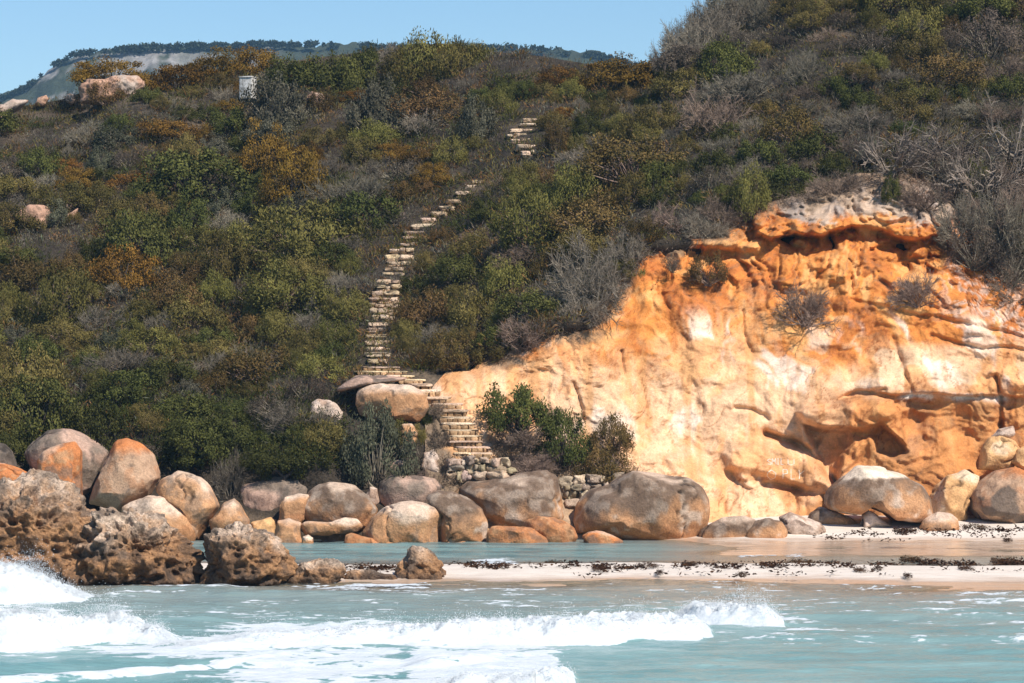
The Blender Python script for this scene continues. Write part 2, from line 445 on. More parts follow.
# ------------------------------------------------------------------ scratched writing on the smooth panel of the cliff
m_scr, nts, bs = new_mat('scratched_sandstone'); bs.inputs['Base Color'].default_value = (.80, .64, .49, 1); bs.inputs['Roughness'].default_value = .95
GL = {'S': [[(1, .1), (.5, 0), (0, .2), (.3, .5), (.9, .6), (.8, 1), (0, .9)]], 'M': [[(0, 1), (.1, 0), (.5, .6), (.9, 0), (1, 1)]], 'I': [[(.5, 0), (.5, 1)]], 'L': [[(0, 0), (0, 1), (.8, 1)]],
      'U': [[(0, 0), (0, .8), (.5, 1), (1, .8), (1, 0)]], 'O': [[(.5, 0), (.1, .25), (0, .6), (.4, 1), (.9, .8), (1, .35), (.5, 0)]], 'F': [[(0, 1), (0, 0), (.9, 0)], [(0, .45), (.7, .45)]],
      'P': [[(0, 1), (0, 0), (.8, 0), (.9, .4), (0, .5)]], 'Y': [[(0, 0), (.1, .45), (.9, .1)], [(.1, .45), (.05, 1)]]}
sv, sf = [], []
for word in ([('S', 767.5, 459, 4, 5.5), ('M', 772, 458, 4, 6.5), ('I', 776.5, 458, 3, 7), ('L', 781, 458, 3, 6.5), ('U', 788, 459, 6, 6)],
             [('O', 767, 470, 9, 9.5), ('P', 783, 469.5, 5, 9.5), ('L', 791, 469, 5, 10), ('Y', 799, 470, 6, 9)]):
    for g, x, y, w, h in word:
        for stroke in GL[g]:
            pts = []
            for (a, b_), (c, d) in zip(stroke[:-1], stroke[1:]):
                for q in np.linspace(0, 1, 7)[:-1]: pts.append((x + w * (a + (c - a) * q), y + h * (b_ + (d - b_) * q)))
            pts.append((x + w * stroke[-1][0], y + h * stroke[-1][1]))
            Q = [cliff_point(u, v, .012) for u, v in pts]
            i0 = len(sv)
            for k, q in enumerate(Q):
                d = Q[min(k + 1, len(Q) - 1)] - Q[max(k - 1, 0)]
                nrm = np.array([-d[2], 0, d[0]]); nrm /= np.linalg.norm(nrm) + 1e-9
                sv += [q + nrm * .014, q - nrm * .014]
            for k in range(len(Q) - 1): sf.append((i0 + 2 * k, i0 + 2 * k + 1, i0 + 2 * k + 3, i0 + 2 * k + 2))
mesh_np('carved_lettering', sv, sf, m_scr, parent=cliff, smooth=False)

# ------------------------------------------------------------------ ground sheet (seabed, sand bar, lagoon bed, beach) and water
def ground_z(x, y):
    pxv = CX + x / np.maximum(y, 20) * F
    yb = 80.9 + .5 * np.sin(pxv / 90.) * .5 + .25 * np.sin(pxv / 31.) - .7 * sstep(640, 1000, pxv)
    bar = np.interp(y - yb, [-40, -22, -6, 0, 1.2, 3.2, 5.2, 6.5, 9, 14], [-2.2, -1.3, -.40, 0, .12, .20, .16, .03, -.12, -.25])
    rt = sstep(600, 745, pxv + 12 * np.sin(y * 1.3))
    lag = np.interp(y, [86, 90, 94, 97.5, 99.5, 101.5, 104, 106, 112, 140, 400], [-.02, -.4, -.5, -.4, -.15, .12, .5, .75, 1.0, 1.2, 1.5])
    lagr = np.interp(y, [86, 88, 91, 95, 98, 99.5, 102.5, 105, 112, 140, 400], [.03, -.015, .006, .012, .028, .09, .42, .62, 1.0, 1.2, 1.5])
    L = lag + (lagr - lag) * rt
    z = np.where(y < yb + 6, bar, np.minimum(np.maximum(bar, -.6), 9) * sstep(93, 88, y) + L * sstep(88, 93, y))
    P = np.stack([x, y, 0 * x], -1)
    return z + .02 * fbm(P * .5, 3, 81) + .012 * fbm(P * np.array([1, 3, 1]), 3, 82) * (z > -.3)

def axis(segs):
    out = []
    for a, b, s in segs: out.append(np.arange(a, b, s))
    return np.concatenate(out)
gx = axis([(-1500, -200, 100), (-200, -40, 8), (-40, 40, .35), (40, 200, 8), (200, 1501, 100)])
gy = axis([(-300, 30, 30), (30, 78, 1.2), (78, 110, .16), (110, 160, 4), (160, 400, 30), (400, 1801, 100)])
X, Yg = np.meshgrid(gx, gy)
Z = ground_z(X, Yg)
m, nt, b = new_mat('beach_sand')
g = N(nt, 'ShaderNodeNewGeometry'); sx = N(nt, 'ShaderNodeSeparateXYZ'); nt.links.new(g.outputs['Position'], sx.inputs[0])
n1_ = pos_noise(nt, .8, 4, .5, (1, 2.5, 1)); n2_ = pos_noise(nt, 30, 3)
wet = math_n(nt, 'ADD', sx.outputs[2], math_n(nt, 'MULTIPLY_ADD', n1_, .14, -.07))
wr = ramp(nt, wet, [(.03, (0, 0, 0)), (.13, (1, 1, 1))])
cs = mixc(nt, 'MIX', wr, (.58, .425, .31), (.72, .63, .54))
cs = mixc(nt, 'MULTIPLY', 1.0, cs, ramp(nt, n2_, [(.3, (.82, .81, .80)), (.7, (1.08, 1.08, 1.08))]))
cs = mixc(nt, 'MULTIPLY', 1.0, cs, ramp(nt, pos_noise(nt, 2.0, 5, .65, (.6, 2.5, 1)), [(.35, (.84, .82, .79)), (.6, (1, 1, 1))]))
nt.links.new(cs, b.inputs['Base Color'])
nt.links.new(ramp(nt, wet, [(.04, (.18,) * 3), (.14, (.95,) * 3)]), b.inputs['Roughness'])
b.inputs['Specular IOR Level'].default_value = .5
bp = N(nt, 'ShaderNodeBump', Strength=.5, Distance=.04); nt.links.new(n1_, bp.inputs['Height']); nt.links.new(bp.outputs[0], b.inputs['Normal'])
ground = mesh_np('beach_sand', np.stack([X, Yg, Z], -1).reshape(-1, 3), grid_faces(len(gy), len(gx)), m)
tag(ground, kind='structure')

RIDGES = [  # foot line in the photo (px list, py list), crest height, width to crest, length of the back
    ([150, 200, 260, 340, 430, 480, 512, 560, 640, 700, 716], [650, 653, 651, 649, 647, 646, 646, 646, 643, 640, 637], [.03, .15, .28, .36, .44, .5, .5, .5, .46, .36, .02], .7, 2.4, 1.0),
    ([676, 700, 740, 768, 788], [623, 625, 627, 628, 626], [.05, .42, .5, .44, .02], .6, 1.5, 1.0),
    ([-80, 0, 20, 50, 62, 88], [608, 607, 606, 605, 604, 602], [1.2, 1.1, .95, .5, .35, .05], .8, 1.6, 1.0),
    ([-80, 0, 40, 80, 105, 130, 160, 174], [653, 652, 650, 646, 643.5, 644, 646, 648], [.85, .85, .75, .65, .68, .5, .28, .02], .7, 1.6, 1.0),
    ([380, 430, 480, 530, 552, 566, 578], [712, 709, 706, 703, 698, 692, 686], [.1, .35, .48, .5, .45, .3, .02], .8, 2.0, 1.0),
    ([-40, 0, 110, 170, 256, 300], [683, 682, 678, 673, 662, 655], [.02, .10, .12, .12, .10, .02], .4, .5, .8),
    ([80, 110, 180, 300, 420], [603, 600, 599, 601, 603], [.06, .16, .15, .10, .0], 1.2, 2.5, .10),
    ([400, 430, 470, 500], [668, 667, 664, 661], [.0, .2, .2, .0], .5, 1.2, 0.0),
    ([760, 800, 900, 1100], [622, 620, 619, 620], [.0, .08, .10, .08], .8, 1.6, .28),
    ([-60, 60, 200, 330], [676, 672, 668, 664], [.16, .14, .10, .0], 1.0, 2.0, .05),
]
wx = axis([(-1500, -100, 100), (-100, -24, 4), (-24, 24, .06), (24, 100, 4), (100, 1501, 100)])
wy = axis([(-300, 40, 20), (40, 54, .5), (54, 76, .05), (76, 87, .09), (87, 101.8, .16)])
X, Yw = np.meshgrid(wx, wy)
inner = (abs(X) < 24) & (Yw > 48)
Pw = np.stack([X, Yw, 0 * X], -1)
near = sstep(200, 60, abs(X))
sea = sstep(86, 78, Yw)
h = (fbm(Pw * np.array([.22, .75, 1]), 4, 101) * .075 + fbm(Pw * np.array([1.0, 2.6, 1]), 3, 102) * .028) * sea * near
h += (fbm(Pw * np.array([.6, 1.8, 1]), 3, 103) * .03 + fbm(Pw * np.array([2, 6, 1]), 2, 104) * .016) * (1 - sea) * near * (1 - .9 * sstep(.5, 5, X))
lift = np.zeros(X.shape); cover = np.zeros(X.shape)
ff = fbm(Pw * np.array([.6, 0, 0]), 3, 108)
nf1 = fbm(Pw * np.array([.5, 1.3, 1]), 4, 105)
for rx, ry, rh, wf, wb, fs in RIDGES:
    rx, ry = np.array(rx, float), np.array(ry, float)
    yf = F * CAMH / (ry - HZ); xf = (rx - CX) / F * yf
    y0 = np.interp(X, xf, yf) + .26 * ff
    H = np.interp(X, xf, rh, left=rh[0] if rx[0] < 0 else 0, right=rh[-1] if rx[-1] > 1024 else 0)
    Hn = H * .84 * (1 + .16 * nf1)
    tq = Yw - y0
    prof = np.where(tq < wf, sstep(-.15 * wf, wf, tq) ** .8, np.exp(-(np.maximum(tq - wf, 0) / wb) ** 2))
    lift = np.maximum(lift, Hn * prof)
    cv = sstep(-.22, .02, tq + .06 * nf1) * sstep(wf + wb * 1.1, wf + wb * .3, tq + .5 * nf1) * sstep(.02, .12, H) * fs
    cover = np.maximum(cover, cv)
h += lift
# foam texture follows the risen surface, so that it does not stretch down the wave fronts
Pl = np.stack([X, Yw, h * 1.6], -1)
nf2 = fbm(Pl * np.array([1.7, 3.6, 3]), 4, 106); nf3 = fbm(Pl * np.array([5, 8, 7]), 3, 107); nf4 = fbm(Pl * np.array([12, 16, 14]), 2, 109)
PXw = CX + X / np.maximum(Yw, 20) * F; PYw = HZ + F * CAMH / np.maximum(Yw, 20)
def patch(x0, x1, y0, y1, soft, amt):
    return amt * sstep(x0 - soft, x0 + soft, PXw) * sstep(x1 + soft, x1 - soft, PXw) * sstep(y0 - 6, y0 + 6, PYw) * sstep(y1 + 6, y1 - 6, PYw)
cov = np.zeros(X.shape)
for a in ((215, 540, 622, 652, 40, .82), (90, 260, 638, 664, 40, .60), (230, 420, 646, 692, 40, .78), (60, 300, 668, 700, 60, .36), (400, 560, 650, 700, 20, .93), (300, 420, 662, 692, 40, .84),
          (-60, 1100, 585, 625, 10, .24), (700, 1100, 600, 645, 60, .27), (100, 420, 580, 590, 30, .46), (560, 1100, 581, 592, 40, .22), (470, 515, 558, 568, 12, .65), (735, 805, 553, 557, 10, .8), (-80, 70, 590, 660, 20, .5)):
    cov = np.maximum(cov, patch(*a))
base = np.maximum(cover * .95, cov)                       # how much of the surface the foam holds here
tex = .5 + .26 * nf1 + .26 * nf2 + .20 * nf3 + .10 * nf4
foam = sstep(1.0 - base - .20, 1.0 - base + .24, tex) * (base > .01) * near
foam = np.maximum(foam, cover * sstep(.05, .2, lift) * near)
thick = foam * sstep(.08, .35, lift)
h += thick * (.08 * nf2 + .075 * nf3 + .06 * nf4) + .012 * foam
Yd = Yw - thick * (.02 * nf2 + .02 * nf3)
gz = ground_z(X, Yw)
depth = np.maximum(h - gz, 0)
opac = 1 - np.exp(-depth * (2.4 + 1.8 * sstep(84, 88, Yw)))
fcol = np.stack([np.clip(foam, 0, 1), opac, np.clip(.40 + .6 * np.clip(nf1 * .5 + .5, 0, 1) - sstep(84, 87, Yw) * (.40 - .10 * nf1), 0, 1)], -1)
m, nt, b = new_mat('sea_water')
at_ = N(nt, 'ShaderNodeAttribute', attribute_name='Col').outputs['Color']
sp = N(nt, 'ShaderNodeSeparateColor'); nt.links.new(at_, sp.inputs[0])
wc = ramp(nt, sp.outputs[2], [(.0, (.040, .135, .150)), (.34, (.128, .275, .278)), (1.0, (.24, .372, .357))])
wc = mixc(nt, 'MIX', math_n(nt, 'SUBTRACT', 1.0, sp.outputs[1]), wc, (.46, .47, .43))
nt.links.new(wc, b.inputs['Base Color']); b.inputs['Roughness'].default_value = .2; b.inputs['IOR'].default_value = 1.33; b.inputs['Specular IOR Level'].default_value = .18
nw = pos_noise(nt, 4.5, 6, .65, (1, 2.2, 1))
bp = N(nt, 'ShaderNodeBump', Strength=.6, Distance=.07); nt.links.new(nw, bp.inputs['Height']); nt.links.new(bp.outputs[0], b.inputs['Normal'])
bpt = N(nt, 'ShaderNodeBump', Strength=.5, Distance=.05); nt.links.new(nw, bpt.inputs['Height'])
tr = N(nt, 'ShaderNodeBsdfTransparent'); tr.inputs[0].default_value = (.86, .92, .88, 1)
gl = N(nt, 'ShaderNodeBsdfGlossy', Roughness=.06); nt.links.new(bpt.outputs[0], gl.inputs['Normal'])
fr = N(nt, 'ShaderNodeFresnel', IOR=1.33); nt.links.new(bpt.outputs[0], fr.inputs['Normal'])
thin = N(nt, 'ShaderNodeMixShader'); nt.links.new(fr.outputs[0], thin.inputs[0]); nt.links.new(tr.outputs[0], thin.inputs[1]); nt.links.new(gl.outputs[0], thin.inputs[2])
deepm = N(nt, 'ShaderNodeMixShader'); nt.links.new(sp.outputs[1], deepm.inputs[0]); nt.links.new(thin.outputs[0], deepm.inputs[1]); nt.links.new(b.outputs[0], deepm.inputs[2])
fo = N(nt, 'ShaderNodeBsdfPrincipled', Roughness=.9); nt.links.new(ramp(nt, math_n(nt, 'MULTIPLY_ADD', pos_noise(nt, 2.2, 6, .7, (1, 1.8, 1.5)), 1.0, 0), [(.30, (.44, .51, .54)), (.50, (.60, .635, .655)), (.7, (.68, .70, .71))]), fo.inputs['Base Color'])  # noise ramp paints bluish-grey shadows into the white foam colour
nfm = pos_noise(nt, 11, 6, .7, (1, 1.5, 1))
bp2 = N(nt, 'ShaderNodeBump', Strength=.7, Distance=.05); nt.links.new(nfm, bp2.inputs['Height']); nt.links.new(bp2.outputs[0], fo.inputs['Normal'])
fmask = math_n(nt, 'MULTIPLY_ADD', nfm, 1.1, math_n(nt, 'MULTIPLY_ADD', sp.outputs[0], 1.25, -.72))
fmk = ramp(nt, fmask, [(.22, (0, 0, 0)), (.75, (1, 1, 1))])
wat = N(nt, 'ShaderNodeMixShader'); nt.links.new(fmk, wat.inputs[0]); nt.links.new(deepm.outputs[0], wat.inputs[1]); nt.links.new(fo.outputs[0], wat.inputs[2])
nt.links.new(wat.outputs[0], nt.nodes['Material Output'].inputs[0])
water = mesh_np('sea_water', np.stack([X, Yd, h], -1).reshape(-1, 3), grid_faces(len(wy), len(wx)), m, fcol.reshape(-1, 3))
tag(water, kind='structure')

# droplets thrown up along the breaking crests
rng = np.random.default_rng(4)
m_fo, ntf, bf = new_mat('sea_foam'); bf.inputs['Base Color'].default_value = (.64, .67, .69, 1); bf.inputs['Roughness'].default_value = .8
octv = np.array([(1, 0, -.5), (-.5, .87, -.5), (-.5, -.87, -.5), (0, 0, 1)], float)
octf = np.array([(0, 1, 3), (1, 2, 3), (2, 0, 3), (0, 2, 1)])
# water height along every crest, read back from the sea surface itself
def sea_at(xs, ys):
    ix = np.clip(np.searchsorted(wx, xs), 0, len(wx) - 1); iy = np.clip(np.searchsorted(wy, ys), 0, len(wy) - 1)
    return h[iy, ix], foam[iy, ix]
pts = []
for (rx, ry, rh, wf, wb, fs), cnt in zip(RIDGES[:5], (26000, 9000, 26000, 22000, 9000)):
    rx, ry = np.array(rx, float), np.array(ry, float)
    yf = F * CAMH / (ry - HZ); xf = (rx - CX) / F * yf
    xs = rng.uniform(xf[0], xf[-1], cnt); H = np.interp(xs, xf, rh)
    cl = np.clip(fbm(np.stack([xs * 1.6, 0 * xs, 0 * xs], -1), 3, 120) * .9 + .5, .06, 1.3)
    ys = np.interp(xs, xf, yf) + wf * (.6 + rng.random(cnt) * 1.0) + .26 * fbm(np.stack([xs * .6, 0 * xs, 0 * xs], -1), 3, 108)
    z0, f0 = sea_at(xs, ys)
    up = rng.exponential(1.0, cnt) ** 1.15 * (.035 + .15 * H * cl)
    k = (f0 > .35) & (H > .04) & (up < .9 * H + .12)
    xs = xs + up * rng.normal(.1, .25, cnt)
    pts.append(np.stack([xs, ys + rng.normal(0, .05, cnt), z0 + up - .01], -1)[k])
pts = np.concatenate(pts)
sz = rng.uniform(.004, .011, len(pts)) * (rng.random(len(pts)) ** 2 + .55)
V = pts[:, None] + octv[None] * sz[:, None, None]
Fi = octf[None] + 4 * np.arange(len(pts))[:, None, None]
sp_o = mesh_np('sea_spray', V.reshape(-1, 3), Fi.reshape(-1, 3), m_fo, smooth=False)
tag(sp_o, 'white droplets of spray thrown up above the breaking wave crests', 'spray', kind='stuff')

# ------------------------------------------------------------------ rocks
import bmesh
def ico(sub):
    bm = bmesh.new(); bmesh.ops.create_icosphere(bm, subdivisions=sub, radius=1)
    v = np.array([x.co[:] for x in bm.verts]); f = np.array([[q.index for q in p.verts] for p in bm.faces]); bm.free()
    return v, f
ICO = {k: ico(k) for k in (3, 5, 6, 7)}

TAN = np.array([.48, .255, .125]); SALT = np.array([.62, .46, .34]); ORG = np.array([.52, .19, .065]); BLK = np.array([.080, .067, .056]); GRY = np.array([.21, .158, .118])
RED = np.array([.42, .175, .07]); SANDS = np.array([.66, .38, .17]); DKB = np.array([.17, .115, .08]); PINK = np.array([.46, .30, .22])
def rock_col(P, U, style, seed):
    """P world points, U unit-box coordinates (x, depth, height); real staining: tide-washed tan foot, black lichen above, salt or orange lichen"""
    n = fbm(P * .9 + seed, 4, seed); n2 = fbm(P * 2.6 + seed, 4, seed + 3); st = fbm(P * np.array([2.2, 2.2, .35]) + seed, 3, seed + 5)
    h = U[:, 2]
    if style == 'tan':
        c = lerp(np.broadcast_to(TAN, P.shape), SALT, sstep(.1, .7, h + .6 * n - .1)); c = lerp(c, RED, sstep(-.1, -.8, h + .5 * n2) * .6); c = lerp(c, GRY, sstep(.3, .6, n2 + .4 * st) * .5)
    elif style == 'dark':
        c = lerp(np.broadcast_to(TAN, P.shape), SALT, sstep(.0, .6, n2)); c = lerp(c, RED, sstep(-.3, -.85, h + .3 * n2) * .6)
        k = sstep(-.38, .36, h + .45 * n + .3 * st + .2 * n2 - .02); c = lerp(c, lerp(np.broadcast_to(BLK, P.shape), GRY, sstep(-.2, .5, n2)), k * .80); c = lerp(c, SALT, sstep(.62, .95, h + .5 * n - .1) * .75)
        if seed == 28: c = lerp(c, np.array([.74, .60, .46]), sstep(.50, .68, h + .12 * n2))
    elif style == 'grey':
        c = lerp(np.broadcast_to(GRY, P.shape), PINK, sstep(-.2, .5, n)); c = lerp(c, BLK, sstep(.15, .5, st + .4 * n2) * .7)
    elif style == 'orange':
        c = lerp(np.broadcast_to(ORG, P.shape), TAN, sstep(0, .6, n2)); c = lerp(c, DKB, sstep(.1, .5, -n2 + .3 * st - .4 * h) * .75); c = lerp(c, SALT, sstep(.5, .8, h + .6 * n) * .5)
    elif style == 'mixed':
        c = lerp(np.broadcast_to(np.array([.45, .285, .18]), P.shape), ORG, sstep(.45, .85, h + .4 * n)); k = sstep(.05, .35, n + .35 * st + .1 * U[:, 0]) * sstep(.75, .4, h); c = lerp(c, BLK * 1.3, k * .8); c = lerp(c, RED, sstep(.2, .6, n2) * .4)
    elif style == 'red':
        c = lerp(np.broadcast_to(RED, P.shape), TAN, sstep(-.1, .6, n2 + .2 * h)); c = lerp(c, DKB, sstep(.2, .6, -n2 + .2 * st) * .5)
    elif style == 'sand':
        c = lerp(np.broadcast_to(SANDS, P.shape), np.array([.74, .56, .38]), sstep(0, .6, n)); c = lerp(c, np.array([.42, .21, .09]), sstep(.2, .6, n2) * .5)
    elif style == 'pale':
        c = lerp(np.broadcast_to(np.array([.56, .43, .34]), P.shape), np.array([.36, .24, .17]), sstep(-.1, .5, n2))
    elif style == 'hill':
        c = lerp(np.broadcast_to(np.array([.44, .26, .175]), P.shape), np.array([.46, .36, .29]), sstep(-.1, .5, n)); c = lerp(c, DKB, sstep(.3, .6, n2) * .6)
    elif style == 'reef':
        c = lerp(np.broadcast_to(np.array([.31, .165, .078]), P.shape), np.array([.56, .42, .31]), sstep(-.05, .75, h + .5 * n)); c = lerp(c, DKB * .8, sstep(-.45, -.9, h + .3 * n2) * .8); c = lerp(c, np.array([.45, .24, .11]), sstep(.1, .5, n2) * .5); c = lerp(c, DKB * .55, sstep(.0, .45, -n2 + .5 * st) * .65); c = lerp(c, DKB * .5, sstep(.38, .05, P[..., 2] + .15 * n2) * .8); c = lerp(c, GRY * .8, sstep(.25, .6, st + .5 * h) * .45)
    return c

def traced_rock(name, outline, Yc, style, seed, sub=5, depth=None, power=.64, mat=None, sink=7, amp=.035, pits=0, cracks=()):
    o = np.array(outline, float)
    lo, hi = o.min(0), o.max(0)
    if sink:
        k = sstep(lo[1] + .72 * (hi[1] - lo[1]), hi[1], o[:, 1]); o[:, 1] += sink * k
    c = (o.min(0) + o.max(0)) / 2
    p, q = o, np.roll(o, -1, 0)
    th = np.linspace(-math.pi, math.pi, 361)[:-1]
    rad = np.zeros(360)
    dx, dy = np.cos(th), np.sin(th)
    for (x0, y0), (x1, y1) in zip(p - c, q - c):
        ex, ey = x1 - x0, y1 - y0
        den = dx * ey - dy * ex
        den = np.where(abs(den) < 1e-9, 1e-9, den)
        t_ = (x0 * ey - y0 * ex) / den; u = (x0 * dy - y0 * dx) / den
        ok = (t_ > 0) & (u >= -1e-6) & (u <= 1 + 1e-6)
        rad = np.maximum(rad, np.where(ok, t_, 0))
    rad = np.maximum(rad, 2) * (.945 if mat else 1)
    ker = np.exp(-(np.arange(-8, 9) / 2.6) ** 2); ker /= ker.sum()
    rad = np.convolve(np.concatenate([rad[-8:], rad, rad[:8]]), ker, 'valid')
    v, f = ICO[sub]
    if not pits:                                    # fracture faces on the seaward side
        rf = np.random.default_rng(seed * 7 + 1)
        v = v.copy()
        for _ in range(9):
            n_ = rf.normal(size=3); n_[1] = -abs(n_[1]) - .35; n_ /= np.linalg.norm(n_)
            ex = v @ n_ - rf.uniform(.70, .90)
            v -= np.maximum(ex, 0)[:, None] * n_ * .85
    a, bq, cc = v[:, 0], v[:, 1], v[:, 2]          # right, depth, up
    r = np.sqrt(a * a + cc * cc)
    ang = np.arctan2(-cc, a)                        # pixel rows go down
    Rr = np.interp(ang, np.concatenate([th, [math.pi]]), np.concatenate([rad, rad[:1]]))
    s = Yc / F
    rr = r ** power * Rr * s
    D = depth if depth else .5 * min(hi[0] - lo[0], (hi[1] - lo[1]) * 1.3) * s
    ctr = at(c[0], c[1], Yc)
    ca, sa = np.cos(ang), np.sin(ang)
    P = np.stack([ctr[0] + rr * ca, ctr[1] + np.sign(bq) * abs(bq) ** .9 * D, ctr[2] - rr * sa], -1)
    size = s * (hi - lo).mean()
    nrm = np.stack([ca * r / np.maximum(Rr / Rr.mean(), .3), bq, -sa * r], -1); nrm /= np.linalg.norm(nrm, axis=1, keepdims=True) + 1e-9
    q_ = P * 1.5 / max(size, .4) + seed
    d = fbm(q_, 4, seed) * amp * size + (.62 - abs(vnoise(q_ * .9, seed + 31)) - abs(vnoise(q_ * 1.7 + 4, seed + 32)) * .5) * amp * 1.5 * size
    if pits:
        d = d + pits * 1.6 * (fbm(P * np.array([1.1, 1.1, 2.0]), 4, seed + 1) * .72 + .34 * (1 - 2 * abs(fbm(P * 2.3 + 5, 4, seed + 6))) - .55 * sstep(.42, .1, worley(P * np.array([2.2, 2.2, 2.8]), seed + 2)) - .22 * sstep(.45, .15, worley(P * 5.5, seed + 5)) + .07 * fbm(P * 9, 3, seed + 8))
    else:
        d = d + fbm(P * 5, 3, seed + 2) * .012
        Wx = P + .25 * np.stack([fbm(P * 1.5, 2, seed + 20), 0 * a, fbm(P * 1.5, 2, seed + 21)], -1)
        for ck in cracks:
            ppx = CX + Wx[:, 0] / P[:, 1] * F; ppy = HZ - (Wx[:, 2] - CAMH) / P[:, 1] * F
            d = d - .10 * np.exp(-(line_d(ppx, ppy, ck) / 1.3) ** 2) * (bq < .2)
    joint = 0
    if not pits and size > .7:
        Q = P * .55 / max(size, .8) * 1.6 + seed * 3.3 + .12 * np.stack([fbm(P * 2, 3, seed + 51), fbm(P * 2, 3, seed + 52), fbm(P * 2, 3, seed + 53)], -1)
        jn = abs(vnoise(Q * np.array([1.0, .6, .55]), seed + 50))
        joint = np.exp(-(jn / .024) ** 2) * sstep(-.15, .25, vnoise(P * .8 + 9, seed + 54))
        d = d - joint * .07
    P = P + nrm * np.asarray(d)[:, None]
    U = np.stack([(P[:, i] - P[:, i].min()) / np.ptp(P[:, i]) * 2 - 1 for i in range(3)], -1)
    # the buried foot does not count as height
    zb = ctr[2] + (c[1] - hi[1]) * s; zt = P[:, 2].max(); U[:, 2] = np.clip((P[:, 2] - zb) / (zt - zb), 0, 1) * 2 - 1
    colr = np.clip(rock_col(P, U, style, seed), .02, .9)
    if not pits: colr = colr * (1 - .75 * np.asarray(joint))[..., None] if np.ndim(joint) else colr
    base = np.array([ctr[0], ctr[1], max(P[:, 2].min(), zb - .1)])
    return mesh_np(name, P - base, f, mat or M_GRANITE, colr, loc=base)

